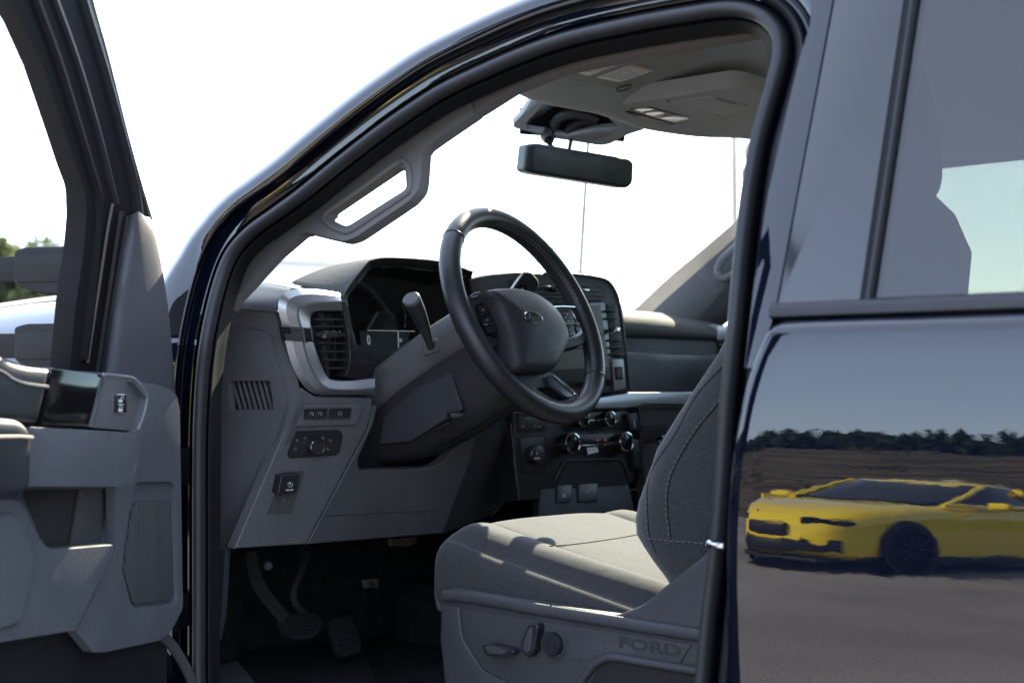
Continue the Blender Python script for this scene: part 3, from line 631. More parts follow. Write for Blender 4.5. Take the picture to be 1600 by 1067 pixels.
# flat top of the dash running to the windscreen
tops = []
for (x, y, X) in ((391,442,.385),(425,444,.33),(456,450,.27),(500,456,.25),(536,464,.245)): tops.append(PX(x, y, X))
tops = crn(tops, 3)
lp = skin([rowx([(356,480,.336),(395,483.5,.275),(433,488,.226)]), rowx([(360,469,.339),(399,471,.282),(438,475,.232)]), rowx([(374,454,.36),(411,456,.30),(446,461,.245)]), rowx([(391,442,.385),(425,444.5,.33),(457,450,.272)]), rowx([(398,441,.50),(440,442,.45),(472,447,.40)])], 4)
loft('dash_end_roll', [crn(r, 4) for r in lp], M_DARK, core, smooth=60)
dt = [list(tops), [(p[0] + .05, p[1] - .01, p[2] - .002) for p in tops], [(.80 - .3 * (p[1] - .3), p[1] - .04, 1.275) for p in tops]]
loft('dash_top', dt, M_GREY2, core, smooth=60)
loft('dash_top', [[(.44, y, 1.235), (.50, y, 1.25), (.60, y, 1.25), (.92 - .4 * (y / .7) ** 2, y, 1.235)] for y in np.linspace(.70, -.75, 12)], M_GREY2, core, smooth=60)

EP = plane3(PX(440, 600, .222), PY(345, 600, .752), PX(440, 600, .222) + A((0, 0, .3)))
endp = plate('end_panel', [(356,479),(430,487),(441,540),(462,634,8),(446,692),(367,857),(329,858),(334,640),(338,590),(347,506,6)], EP, M_GREY, core, th=.02, bev=.002, holes=[[(356,593,3),(424,593,3),(429,641,3),(357,642,3)]], hr=3)
plate('raised_panel', [(350,513,4),(412,517,8),(421,526,5),(445,630,8),(432,680),(352,853),(344,853),(345,640),(347,560)], EP, M_GREY, core, th=.014, bev=.008, seg=3, off=.011, holes=[[(358,595,3),(423,595,3),(427,640,3),(359,640,3)]], hr=3)
av = plate('side_vent', [(355,591),(426,591),(431,643),(355,644)], EP, M_BLACK, T, th=.002, bev=0, off=-.020, label='small slanted air outlet in the end of the dashboard')
for i in range(8):
    xt = 360 + i * 8.3; xb_ = 373.5 + i * 8.1
    q = [(xt, 594), (xt + 3.0, 594), (xb_ + 3.0, 641), (xb_, 641)]
    plate('vent_slat', q, EP, M_GREY, av, th=.005, bev=.0006, off=.003)
plate('moulded_mark', [(347,778),(363,776),(363,812),(347,813)], EP, M_GREY, endp, th=.001, bev=.0004, off=.0008)
plate('moulded_mark', [(348.5,780),(361.5,778),(361.5,794),(348.5,796)], EP, M_GREY2, endp, th=.001, bev=.0004, off=.0012)

# silver C shaped frame round the outer air vent
TX = planeX(.212)
Oo = [(531,458),(505,453),(478,451),(455,453),(440,461),(434.5,480),(441,509),(446,535),(456,570),(473,601),(494,616),(530,617),(560,617),(587,617)]
Rr = [(534,471),(510,472),(492,473),(478,476),(468,482),(466,494),(471,512),(475,538),(483,566),(496,592),(511,606),(535,609),(559,609),(586,606)]
Ii = [(535,486),(512,486),(495,486.5),(488,490),(485,497),(485.5,506),(487,515),(491,537),(499,562),(511,588),(525,594),(550,594.5),(563,593),(586,591)]
def trow(px, off): return [TX.hit(x, y, off) for x, y in crn(px, 4)]
ct = loft('vent_frame', [trow(Oo, -.03), trow(Oo, 0), trow(A(Oo) * .6 + A(Rr) * .4, .008), trow(A(Oo) * .08 + A(Rr) * .92, .0135), trow(A(Rr) * .92 + A(Ii) * .08, .0135), trow(A(Rr) * .1 + A(Ii) * .9, .005), trow(Ii, .002), trow(Ii, -.03)], M_SILVER, T, smooth=13, label='satin silver frame curling round the outer air vent')
fb = plate('flag_badge', [(438.5,509),(489,512.5),(491.5,534),(443.5,532)], TX, M_BLACK, ct, th=.004, bev=.0005, off=.0152)
for k in range(6):
    t0 = .10 + k * .155
    def fp(s, t): a = A((438.5,509)) * (1 - s) + A((489,512.5)) * s; b = A((443.5,532)) * (1 - s) + A((491.5,534)) * s; return tuple(a * (1 - t) + b * t)
    s0 = .30 if k < 3 else .08
    plate('flag_stripe', [fp(s0, t0), fp(.64, t0), fp(.64, t0 + .07), fp(s0, t0 + .07)], TX, M_SILVER, fb, th=.0006, bev=0, off=.0158)
plate('flag_bar', [fp(.66, 0), fp(.71, 0), fp(.71, 1), fp(.66, 1)], TX, M_SILVER, fb, th=.0006, bev=0, off=.0159)
plate('flag_edge', [fp(.93, .1), fp(.96, .1), fp(.96, .9), fp(.93, .9)], TX, M_SILVER, fb, th=.0006, bev=0, off=.0159)
plate('flag_edge', [fp(.02, 0), fp(.98, 0), fp(.98, .06), fp(.02, .06)], TX, M_SILVER, fb, th=.0006, bev=0, off=.0159)
ov = plate('air_vent', [(475,478),(545,478),(565,600),(495,605)], TX, M_BLACK, T, th=.002, bev=0, off=-.05, label='black outer air vent with horizontal slats')
def bar(name, p, q, w, h, m, parent, up=(0, 0, 1)):
    """flat bar from p to q, w deep along the view of the panel, h tall"""
    p, q = A(p), A(q); L_ = np.linalg.norm(q - p); M3 = basis(q - p, up); return box(name, (p + q) / 2, (w, h, L_), m, parent, rot=M3, bev=min(w, h) * .25)
for yy, x0 in ((499,487),(510,487),(536,492),(549,496),(562,500),(575,506)):
    bar('vent_slat', TX.hit(x0, yy, -.012), TX.hit(540, yy + .5, -.012), .016, .0032, M_DARK, ov)
for xx in (500, 519):
    bar('vent_vane', TX.hit(xx, 488, -.034), TX.hit(xx + 10, 590, -.034), .010, .010, M_GREY2, ov, up=(0, 1, 0))
kb = box('vent_knob', TX.hit(516, 522.5, .004), (.016, .022, .011), M_DARK, ov, bev=.003)
for dx in (-10, 10): box('knob_chrome', TX.hit(516 + dx, 522.5, .004), (.015, .0035, .0125), M_CHROME, ov, bev=.001)
bar('vent_slat', TX.hit(490, 522.5, -.012), TX.hit(540, 523, -.012), .016, .006, M_DARK, ov)
plate('vent_bezel', [(533,470),(541,470),(545,492),(559,554),(567,563.5),(589,566),(583,590),(556,593),(538,588),(543,560),(541,520),(535,487)], TX, M_BLACK, T, th=.03, bev=.003, off=-.002)
tube('bezel_ridge', [TX.hit(x, y, .001) for x, y in cr([(537,490),(541,505),(545,530),(547,560),(543,580),(538,588)], 20)], .002, M_DARK, ov, n=6)

# instrument cluster
CL = PL(PX(640, 500, .30), (-1, .06, .14))
bead = [(589,565.5),(567,563),(559,554),(545,492),(543,465),(548,456),(576,422),(584,416.5),(620,417),(690,424),(737,434)]
clu = plate('instrument_cluster', [p for p in bead] + [(750,470),(735,560),(690,590)], CL, M_SCREEN, T, th=.01, bev=0, label='digital instrument screen behind the steering wheel')
tube('cluster_bead', [CL.hit(x, y, .003) for x, y in crn(bead, 4)], .0014, M_CHROME, clu, n=6)
M_DIG = mat('screen_digit', (.1, .1, .1), .4, emis=(.75, .8, .82), est=.05)
M_DIGB = mat('screen_glow', (.01, .015, .02), .2, emis=(.10, .18, .22), est=.004)
text('screen_digit', '0', CL.hit(576, 532, .0012), CL.n, .025, M_DIG, clu, sx=.62)
text('screen_digit', '20', CL.hit(626, 532, .0012), CL.n, .009, M_DIG, clu, sx=.8)
plate('screen_band', [(575,515.5),(648,517),(648,518.2),(575,516.5)], CL, M_DIG, clu, th=.0003, bev=0, off=.001)
plate('screen_band', [(621.5,518),(623,518),(623.5,543),(622,543)], CL, M_DIG, clu, th=.0003, bev=0, off=.001)
plate('screen_band', [(562,517),(640,519),(636,546),(566,548)], CL, M_DIGB, clu, th=.0003, bev=0, off=.0007)
for k in range(7): plate('screen_tick', [(640+k*1.5,490+k*6),(646+k*1.5,489+k*6),(646+k*1.5,490+k*6),(640+k*1.5,491+k*6)], CL, M_DIGB, clu, th=.0003, bev=0, off=.001)
tube('screen_arc', [CL.hit(600 + 34 * math.cos(a), 500 + 40 * math.sin(a), .001) for a in np.linspace(-2.6, .3, 24)], .0006, M_DIGB, clu, n=4)
lipx = [(583,592),(560,594),(545,588),(536,490),(535,469),(543,450),(570,414.5),(582,405.5),(615,402),(690,408),(740,424)]
bk = [(583,592),(560,594),(545,588),(500,470),(462,446),(462,437.5),(515,416),(572,403.8),(612,401.3),(690,407),(740,424)]
bb = crn(bead, 4)[12:]; ll = crn(lipx, 4)[12:]; kk = crn(bk, 4)[12:]
def mixr(a, b, f): return a * (1 - f) + b * f
hood_in = [[CL.hit(x, y, .001) for x, y in bb], [PX(x, y, .275) for x, y in mixr(bb, ll, .35)], [PX(x, y, .243) for x, y in mixr(bb, ll, .80)], [PX(x, y, .238) for x, y in mixr(bb, ll, .95)]]
loft('cluster_hood', hood_in, M_DARK, T, smooth=60, label='hood over the instrument screen')
hood_top = [[PX(x, y, .238) for x, y in mixr(bb, ll, .95)], [PX(x, y, .241) for x, y in ll], [PX(x, y, .252) for x, y in mixr(ll, kk, .05)], [PX(x, y, .36) for x, y in mixr(ll, kk, .55)], [PX(x, y, .50) for x, y in kk]]
loft('hood_cover', hood_top, M_MESH, T, smooth=60)

# lower panels left and right of the column
KP = plane3(PX(470, 620, .207), PX(365, 857, .236), PX(690, 834, .242))
spn = plate('switch_carrier', [(463,632),(472,606),(494,620),(582,622),(582,640),(574,668),(478,850),(367,857)], KP, M_GREY, T, th=.02, bev=.004, seg=3, label='grey lower dash panel carrying the light switches')
plate('knee_panel', [(583.5,636),(590,634),(584,662),(558,720,8),(563,735,6),(676,731,10),(693,720,8),(757,652),(692,833,3),(480,850),(576.5,668)], KP, M_GREY2, T, th=.02, bev=.003, seg=3, label='grey knee panel under the steering column')
plate('column_well', [(540,640),(760,630),(720,760),(540,760)], KP, M_BLACK, T, th=.003, bev=0, off=-.06)
bar('panel_seam', KP.hit(503, 806, .0002), KP.hit(690, 797, .0002), .001, .0012, M_DARK, spn)
RPn = plane3(PX(757, 655, .212), PX(692, 833, .245), PX(797, 735, .315))
plate('tunnel_panel', [(757,655),(786,638),(797,700),(801,755,10),(792,780,12),(766,806,10),(692,834)], RPn, M_DARK, T, th=.01, bev=.002, seg=3)
tube('tunnel_highlight', [RPn.hit(x, y, 0) for x, y in cr([(785,640),(797,700),(800.5,752),(792,779),(768,805)], 24)], .0016, M_GREY, T, n=6)  # lighter tube painted in as the highlight along the panel edge

sb = plate('switch_bank', [(470,633,3),(562,630.5,3),(567,638),(556,664,4),(466,667,3)], KP, M_GREY, spn, th=.01, bev=.003, seg=3, off=.007)
plate('bank_recess', [(474.5,637.5),(551,636.5),(548,656),(474.5,656.5)], KP, M_GREY2, spn, th=.001, bev=0, off=.0073)
M_SWITCH = mat('switch_black', (.014, .015, .018), .35, bump=(900, .2, .0002))
for q in ([(476.5,639.3),(512,638.6),(509.5,654),(476,654.3)], [(516.5,638.8),(549,638),(546,653.5),(514.5,654)]):
    plate('push_switch', q, KP, M_SWITCH, spn, th=.003, bev=.0008, off=.0092, r=1.5)
plate('switch_gap', [(494.6,639.5),(495.2,639.5),(493.8,653.6),(493.2,653.6)], KP, M_GREY2, spn, th=.0003, bev=0, off=.0095)
for cx, cy in ((488,646.5),(501,646.3),(532,646)):
    tube('switch_symbol', [KP.hit(x, y, .0095) for x, y in ((cx-3,cy+2),(cx-3.4,cy-2),(cx+1.5,cy-2.2),(cx+2.4,cy+.4),(cx-.4,cy+2.6))], .0004, M_PRINT, spn, n=4)
hs = plate('headlight_switch', [(464,673.5,4),(530,671.5,7),(537,679,6),(529,711,7),(452,716,5),(450.5,708,4)], KP, M_SWITCH, spn, th=.004, bev=.001, off=.003, label='black headlight switch with a chrome ringed knob')
kc = KP.hit(490.5, 697, .003); kax = unit(KP.n + A((-.1, .05, 0)))
lathe('light_knob', [(.0142, 0), (.0142, .009), (.0136, .010), (.0125, .0105), (.012, .0098)], kc, kax, M_SWITCH, hs, n=36)
lathe('knob_ring', [(.0143, .0088), (.0147, .0098), (.0145, .0108), (.0137, .0112), (.0134, .0104)], kc, kax, M_CHROME, hs, n=36, cap=False)
lathe('knob_face', [(.0135, .0098), (.006, .0104), (.0006, .0105)], kc, kax, M_SWITCH, hs, n=24)
for cx, cy in ((464.5,687.5),(461.5,701),(477,684),(505,684),(504.5,691),(503.5,698.5),(500.5,706),(516,687.5),(513,701)):
    tube('switch_symbol', [KP.hit(cx + 2.1 * math.cos(a), cy + 1.9 * math.sin(a), .0034) for a in np.linspace(0, 5, 7)], .00035, mat('dim_print', (.25, .25, .26), .6) if cx == 464.5 else bpy.data.materials['dim_print'], hs, n=4)
pr2 = plate('brake_recess', [(444,737,3),(477,735,3),(455,802,3),(416,804,3)], KP, M_GREY2, spn, th=.001, bev=0, off=.0006)
pb = plate('parking_brake_switch', [(440,742.5,3),(470,740,3),(464,769,3),(434.5,772.5,3)], KP, M_SWITCH, spn, th=.018, bev=.003, seg=3, off=.016, label='black parking brake switch')
cxy = (453.5, 757)
tube('brake_symbol', [KP.hit(cxy[0] + 3.6 * math.cos(a), cxy[1] + 3.9 * math.sin(a), .0163) for a in np.linspace(0, 2 * math.pi, 13)], .0004, M_PRINT, spn, n=4)
text('brake_symbol', 'P', KP.hit(453.5, 757, .0163), KP.n, .0055, M_PRINT, spn)
text('brake_symbol', 'PULL ON', KP.hit(452.5, 765.5, .0163), KP.n, .0036, M_PRINT, spn, font_off=.00006)
tube('recess_curve', [KP.hit(x, y, .001) for x, y in cr([(444,776),(443,788),(446,796),(451,799)], 10)], .0007, M_GREY, spn, n=5)

# ------------------------------------------------------------------ centre stack
SP = PL(PX(900, 560, .245), (-1, .14, .08))
hs_o = [(735,436),(760,428,20),(805,423.5),(930,431,14),(957,441,16),(972,470,16),(988,612),(860,620),(790,610),(745,480)]
st = plate('centre_stack', hs_o, SP, M_DARK, T, th=.10, bev=.006, seg=3, label='upright centre stack with screen, vents and climate controls')
tube('stack_edge', [SP.hit(x, y, .001) for x, y in cr([(850,427),(900,429.5),(930,433),(952,441),(966,466),(972,500),(979,560),(986,611)], 40)], .0030, M_GREY2, st, n=8)
plate('touch_screen', [(812,476,3),(941,470,5),(945,474,3),(964,600,5),(850,610)], SP, M_SCREEN2, st, th=.004, bev=.001, off=.003, label='large touch screen on the centre stack')
M_SCRG = mat('faint_reflection', (.015, .02, .018), .25, emis=(.16, .19, .18), est=.022)
plate('screen_reflection', [(820,482),(938,476),(955,592),(862,600)], SP, M_SCRG, st, th=.0006, bev=0, off=.0036)  # weak even glow stands in for the grey-green reflection on the glass
plate('screen_menu', [(858,578),(952,573),(955,592),(862,600)], SP, mat('screen_dark', (.006, .007, .008), .2), st, th=.0005, bev=0, off=.0040)
plate('screen_menu', [(866,545),(925,542),(926,545),(866,548)], SP, bpy.data.materials['screen_dark'], st, th=.0005, bev=0, off=.0040)
plate('vent_slot', [(800,436),(930,440,8),(946,452,8),(948,466,3),(800,470)], SP, M_BLACK, st, th=.002, bev=0, off=.002)
for a, b in (((800,441),(922,446)),((800,447),(935,454)),((800,456),(943,462)),((800,462),(944,468))): bar('vent_slat', SP.hit(*a, .004), SP.hit(*b, .004), .006, .0024, M_GREY2, st)
for a, b in (((842,446),(860,447.3)),((903,451.6),(920,453.6))): bar('vent_chrome', SP.hit(*a, .008), SP.hit(*b, .008), .004, .0034, M_CHROME, st)
lathe('vent_thumbwheel', [(.008, 0), (.009, .004), (.007, .008), (.001, .009)], SP.hit(866, 450, .004), SP.n, M_DARK, st, n=16)
cv = plate('centre_vent', [(947.5,476),(964,477,3),(977,558),(955.5,559)], SP, M_BLACK, st, th=.004, bev=.001, off=.004)
for yy in (485, 496.5, 531, 542.5, 553):
    f = (yy - 476) / 83
    bar('vent_slat', SP.hit(948 + 8 * f, yy, .008), SP.hit(963 + 12 * f, yy + .6, .008), .010, .0032, M_GREY2, st)
bar('vent_lever', SP.hit(954, 521, .014), SP.hit(967, 513, .014), .008, .006, M_CHROME, st)
bar('vent_lever', SP.hit(960, 511, .016), SP.hit(966, 519, .016), .006, .006, M_CHROME, st)
plate('button_plate', [(956.5,561),(974,561),(978,606,2),(961,610,2)], SP, mat('warm_silver', (.30, .30, .285), .4, metal=.6), st, th=.004, bev=.001, off=.005)
plate('square_button', [(960.5,573,1.5),(972.5,572.5,1.5),(974,593,1.5),(962.5,594,1.5)], SP, M_BLACK, st, th=.003, bev=.0008, off=.0065)
plate('button_face', [(963.5,577),(970.5,576.5),(971.5,589.5),(965,590)], SP, M_GREY2, st, th=.001, bev=.0004, off=.0072)

LX = PL(PX(1000, 625, .225), (-1, 0, .12))
plate('silver_strip', [(840,634),(920,624),(986,612.5),(1085,612),(1180,613.5),(1180,634),(1062,632),(1008,631.5),(976,638),(915,638.5),(840,642)], LX, M_SILVER, T, th=.03, bev=.004, seg=3, label='satin silver strip across the passenger dash')
QX = PL(PX(900, 700, .24), (-1, .05, .10))
cp = plate('climate_panel', [(802,644),(905,640),(976,639,5),(986,648,5),(992,752,6),(976,760),(866,764,6),(858,780),(812,782),(803,720)], QX, M_BLACK, T, th=.06, bev=.004, seg=3, label='black climate control panel with four chrome ringed knobs')
for q in ([(880,645,8),(972,643,8),(976,672,6),(878,674,8)], [(873,680,10),(986,677,8),(988,708,8),(872,710,8)]):
    plate('control_bay', q, QX, M_SWITCH, cp, th=.002, bev=.0008, off=.0015)
def knob(px, py, r, h):
    c = QX.hit(px, py, .002); ax = unit(QX.n + A((0, .12, .02)))
    lathe('rotary_knob', [(r * .98, 0), (r * .98, h * .75), (r * .95, h * .8)], c, ax, M_SWITCH, cp, n=32)
    kr = lathe('knob_ring', [(r * .99, h * .72), (r * 1.06, h * .82), (r * 1.04, h * .97), (r * .92, h), (r * .86, h * .9)], c, ax, M_CHROME, cp, n=32, cap=False)
    lathe('knob_face', [(r * .87, h * .88), (r * .4, h * .93), (r * .02, h * .94)], c, ax, M_GLOSS, cp, n=24)
    o2 = A(c) + ax * h * .95
    v, f = [], []
    M3 = basis(ax)
    for i in range(16):                      # knurled grip
        a = 2 * math.pi * i / 16; p = Vector(c) + M3 @ Vector((r * math.cos(a), r * math.sin(a), h * .4))
        t1 = M3 @ Vector((-math.sin(a), math.cos(a), 0)) * r * .08; n1 = M3 @ Vector((0, 0, 1)) * h * .33; r1 = M3 @ Vector((math.cos(a), math.sin(a), 0)) * r * .04
        i0 = len(v); v += [p - t1 - n1 + r1, p + t1 - n1 + r1, p + t1 + n1 + r1, p - t1 + n1 + r1]; f.append((i0, i0 + 1, i0 + 2, i0 + 3))
    raw('knob_grip', v, f, M_CHROME, cp, smooth=0)
knob(901, 656, .0150, .024); knob(943, 656, .0150, .024); knob(882, 694, .0198, .028); knob(966, 692, .0198, .028)
bar('chrome_bar', QX.hit(912, 657, .006), QX.hit(936, 657, .006), .004, .0026, M_CHROME, cp)
bar('chrome_bar', QX.hit(899, 696.5, .006), QX.hit(955, 695, .006), .004, .003, M_CHROME, cp)
bar('chrome_bar', QX.hit(952, 657, .006), QX.hit(966, 658, .006), .004, .002, M_STEEL, cp)
for xx in (905, 915.5, 926, 936.5, 947):
    plate('push_button', [(xx-4.5,685.5),(xx+4.5,685),(xx+4.5,692),(xx-4.5,692.4)], QX, M_SWITCH, cp, th=.002, bev=.0006, off=.0038)
for xx, yy in ((932.5,687),(945,686.6)): plate('red_mark', [(xx,yy),(xx+2.4,yy),(xx+2.4,yy+1.3),(xx,yy+1.3)], QX, mat('red_print', (.5, .05, .03), .5, emis=(.8, .05, .03), est=.15), cp, th=.0003, bev=0, off=.0042)
tag_ = plate('paper_tag', [(917,699.5),(933,698),(935,706),(928,707.5),(919,710)], QX, M_PAPER, cp, th=.0006, bev=0, off=.006)
for xx in (920, 924.5, 929): plate('tag_mark', [(xx,702),(xx+1.8,701.8),(xx+2,704),(xx+.2,704.2)], QX, M_INK, cp, th=.0003, bev=0, off=.0064)
mo = plate('drive_mode_module', [(812,684,1),(852,682,1),(854.5,736,1),(817.5,739,1)], QX, M_SWITCH, cp, th=.004, bev=.001, off=.002)
tube('module_edge', [QX.hit(x, y, .0025) for x, y in ((812,684),(852,682),(854.5,736),(817.5,739),(812,684))], .0006, M_GREY2, cp, n=4)
c = QX.hit(834, 711, .002)
lathe('drive_mode_knob', [(.0185, 0), (.0185, .012), (.017, .015), (.012, .016), (.001, .0162)], c, QX.n, M_SWITCH, cp, n=28)
tube('knob_arc', [QX.hit(839 + 9 * math.cos(a), 711 + 10.5 * math.sin(a), .0145) for a in np.linspace(math.pi * .98, math.pi * 2.05, 14)], .0007, M_PRINT, cp, n=4)
text('knob_print', 'MODE', QX.hit(839, 716, .019), QX.n, .006, M_PRINT, cp)
text('knob_print', 'A', QX.hit(839, 708, .019), QX.n, .007, M_PRINT, cp)
plate('upper_module', [(808,646),(852,644),(853,673),(811,676)], QX, M_SWITCH, cp, th=.002, bev=.0008, off=.002)
for xx, yy in ((823,652),(815,665),(835,664),(841,665)): plate('module_print', [(xx,yy),(xx+4,yy),(xx+4,yy+2.4),(xx,yy+2.4)], QX, bpy.data.materials['dim_print'], cp, th=.0003, bev=0, off=.0024)
tube('panel_highlight', [QX.hit(x, y, .001) for x, y in ((798,662),(802,700),(808,752))], .0012, M_GREY, cp, n=5)
plate('storage_recess', [(884,722,6),(968,720,6),(982,758,3),(868,764,3)], QX, M_BLACK, cp, th=.001, bev=0, off=.001)
tube('storage_lip', [QX.hit(x, y, .003) for x, y in cr([(868,748),(882,722),(890,719),(966,717.5),(974,722),(984,744)], 30)], .0016, M_GREY2, cp, n=6)
UX = planeX(.20)
us = plate('socket_panel', [(845,758),(980,748),(1000,830),(840,830)], PL(PX(900, 780, .225), (-1, .05, .35)), M_BLACK, T, th=.02, bev=.003, label='black panel with charging sockets')
UP = PL(PX(900, 780, .225), (-1, .05, .35))
for q in ([(871,759),(894,757),(893,783),(870,785)], [(904,757),(934,755),(934,783),(904,784)]): plate('socket_cover', q, UP, M_SWITCH, us, th=.003, bev=.001, off=.003, r=2)
for q in ([(879,771),(884,771),(884,777),(879,777)], [(880,762),(883.5,762),(883.5,765),(880,765)], [(916,767),(919,766.8),(919,769),(916,769.2)]): plate('socket_print', q, UP, bpy.data.materials['dim_print'], us, th=.0003, bev=0, off=.0035)
plate('stack_flank', [(981,646),(995,645,3),(1001,672,3),(986,674)], QX, M_BLACK, cp, th=.02, bev=.002, off=.012)
plate('stack_flank', [(988,687),(998,687,3),(1003,730,3),(992,731)], QX, M_BLACK, cp, th=.02, bev=.002, off=.012)
plate('flank_print', [(990,655),(992,655),(993,668),(991,668)], QX, bpy.data.materials['dim_print'], cp, th=.0003, bev=0, off=.0125)

# passenger side of the dash
pads = [[(968,484,.44),(1020,487.5,.44),(1070,495,.44),(1118,503,.44)], [(969,487,.39),(1020,491.5,.39),(1070,499,.39),(1119,506.5,.39)], [(971,494,.345),(1020,498,.345),(1070,505,.345),(1120,512,.345)], [(973,506,.327),(1020,509,.327),(1070,513.5,.327),(1121,519,.327)],
        [(975,517,.325),(1020,519,.325),(1070,522,.325),(1121,526,.325)], [(977,527,.335),(1020,528,.335),(1070,530,.335),(1121,532,.335)], [(978,530,.37),(1020,531,.37),(1070,532.5,.37),(1121,534,.37)]]
pdp = loft('passenger_dash_pad', skin([crn(rowx(r), 4) for r in pads], 3), M_MESH, T, smooth=180, label='padded mesh covered top of the passenger dash')
PXp = planeX(.34)
plate('dash_end_cap', [(1121,507),(1160,513),(1160,534),(1122,532)], planeX(.33), M_SILVER, pdp, th=.03, bev=.006, seg=3)
plate('passenger_vent', [(1122,536),(1160,536),(1160,562),(1133,562)], PXp, M_BLACK, pdp, th=.01, bev=.001, off=.002)
for yy in (540, 546, 552): bar('vent_slat', PXp.hit(1124, yy, .006), PXp.hit(1150, yy + .4, .006), .008, .003, M_GREY2, pdp)
gb2 = plate('glove_box', [(976,527),(1117,530,2),(1130,562,4),(1180,570),(1180,606),(1100,603.5),(992,598,3)], PXp, M_GREY2, T, th=.03, bev=.004, seg=3, label='dark grey glove box lid')
plate('lid_groove', [(992,600),(1100,605),(1180,608),(1180,611.5),(994,611.5)], PXp, M_DARK, gb2, th=.02, bev=.002, off=-.008)
lgx = planeX(.25)
lgb = plate('lower_glove_panel', [(1000,636),(1180,634),(1180,780),(1015,790),(1002,700)], lgx, M_GREY2, T, th=.03, bev=.006, seg=3)
plate('lower_lid', [(1004,664,3),(1045,661,3),(1045,688),(1006,693,3)], lgx, M_DARK, lgb, th=.004, bev=.001, off=.002)
box('latch', lgx.hit(1036, 687, .03), (.02, .03, .02), M_CHROME, lgb, bev=.005)
bar('latch_lever', lgx.hit(1028, 692, .03), lgx.hit(1046, 672, .03), .006, .006, M_CHROME, lgb)

# ------------------------------------------------------------------ footwell
plate('floor_mat', [(380,1010),(560,1000),(640,1180),(400,1200)], PL((0, 0, .635), (0, 0, 1)), M_CARPET, fl, th=.01, bev=.003, r=10)
kp_ = plate('kick_panel', [(330,859),(352,857),(346,960),(338,1000),(322,1000)], PL(PY(340, 900, .80), (0, 1, .0)), mat('kick_plastic', (.022, .028, .034), .6), T, th=.01, bev=.004)
plate('sill_cover', [(325,1040),(372,1030),(420,1090),(420,1160),(325,1160)], PL((0, .82, .655), (0, .3, 1)), M_DARK, T, th=.02, bev=.006)
BRP = PL(PX(468, 978, .36), (-1, .1, .75))
M_PEDAL = mat('pedal_rubber', (.0065, .0068, .0075), .75, spec=.2, bump=(300, .6, .001))
bp_ = plate('brake_pedal', [(434,966,6),(450,958,5),(492,956,8),(503,966,5),(503,982,6),(490,996,8),(462,999,9),(446,990,6)], BRP, M_PEDAL, T, th=.012, bev=.003, label='ribbed black brake pedal')
for k in range(5): bar('pedal_rib', BRP.hit(446 + k * 2, 966 + k * 6, .001), BRP.hit(498 - k * 2, 964 + k * 6, .001), .003, .003, M_PEDAL, bp_)
sweep('pedal_arm', crn([PX(393, 862, .42), PX(402, 905, .41), PX(420, 935, .39), PX(446, 966, .365)], 6), [(.011, .004), (-.011, .004), (-.011, -.004), (.011, -.004)], (1, .6, .2), mat('pedal_steel', (.02, .02, .021), .4, metal=.3), bp_, smooth=30)
sweep('pedal_bracket', crn([PX(480, 862, .43), PX(470, 895, .42), PX(459, 925, .42), PX(463, 945, .41), PX(477, 958, .39)], 6), [(.005, .002), (-.005, .002), (-.005, -.002), (.005, -.002)], (1, .6, .2), bpy.data.materials['pedal_steel'], bp_, smooth=30)
ACP = PL(PX(540, 995, .38), (-1, .1, .6))
ac = plate('accelerator_pedal', [(513,970,4),(548,958,6),(566,1005,6),(565,1018,5),(536,1027,6),(527,1018,5)], ACP, M_PEDAL, T, th=.012, bev=.003)
for k in range(6): bar('pedal_rib', ACP.hit(519 + k * 2.8, 976 + k * 8, .001), ACP.hit(547 + k * 3.2, 968 + k * 8, .001), .003, .003, M_PEDAL, ac)
lathe('bolt_head', [(.0085, 0), (.0085, .006), (.006, .008), (.001, .0082)], PX(418, 883, .45), (-1, .4, 0), mat('dull_bolt', (.10, .10, .10), .5, metal=.5), T, n=12)
tgp = planeX(.52)
tg = plate('steel_tab', [(567,906,2),(591,904,2),(592,917,2),(569,919,2)], tgp, M_STEEL, T, th=.004, bev=.001)
lathe('tab_bolt', [(.006, 0), (.006, .004), (.001, .0045)], tgp.hit(580, 911.5, .001), (-1, .3, 0), M_DARK, tg, n=10)
plate('wiring_cover', [(612,842),(652,838),(652,848),(640,853),(612,853)], planeX(.40), mat('brown_cover', (.10, .07, .05), .6), T, th=.01, bev=.002)

# ------------------------------------------------------------------ steering wheel, column and levers
WC = A((0, .389, 1.2565)); _t, _y = .43, -.12
WA = A((-math.cos(_t) * math.cos(_y), math.cos(_t) * math.sin(_y), math.sin(_t)))
WE = unit(np.cross((0, 0, 1.0), WA)); WU = np.cross(WA, WE); WP = PL(WC, WA)
def W3(r, a, off=0.0): return WC + WE * r * math.cos(a) + WU * r * math.sin(a) + WA * off
RC, RT = .1815, .0172
N1, N2 = 96, 16
rim = loft('steering_wheel', [[W3(RC + RT * 1.0 * math.cos(b), a, RT * 1.06 * math.sin(b)) for b in np.linspace(0, 2 * math.pi, N2 + 1)[:-1]] for a in np.linspace(0, 2 * math.pi, N1 + 1)], M_LEATHER, T, closed=True, smooth=180, label='black leather steering wheel with an oval emblem on the hub')
def px2ang(px, py): p = WP.hit(px, py) - WC; return math.atan2(p @ WU, p @ WE)
for px, py in ((709,374),(852,396),(783,596),(930,592)):
    a = px2ang(px, py); tube('rim_seam', [W3(RC + (RT + .0002) * math.cos(b), a, (RT * 1.06 + .0002) * math.sin(b)) for b in np.linspace(0, 2 * math.pi, 25)], .0009, M_BLACK, rim, n=5)
def arc(a0, a1, r, off, n=60): return [W3(r, a0 + (a1 - a0) * i / n, off) for i in range(n + 1)]
def unwrap(a, b): return a, b + (2 * math.pi if b - a < -math.pi else 0) - (2 * math.pi if b - a > math.pi else 0)
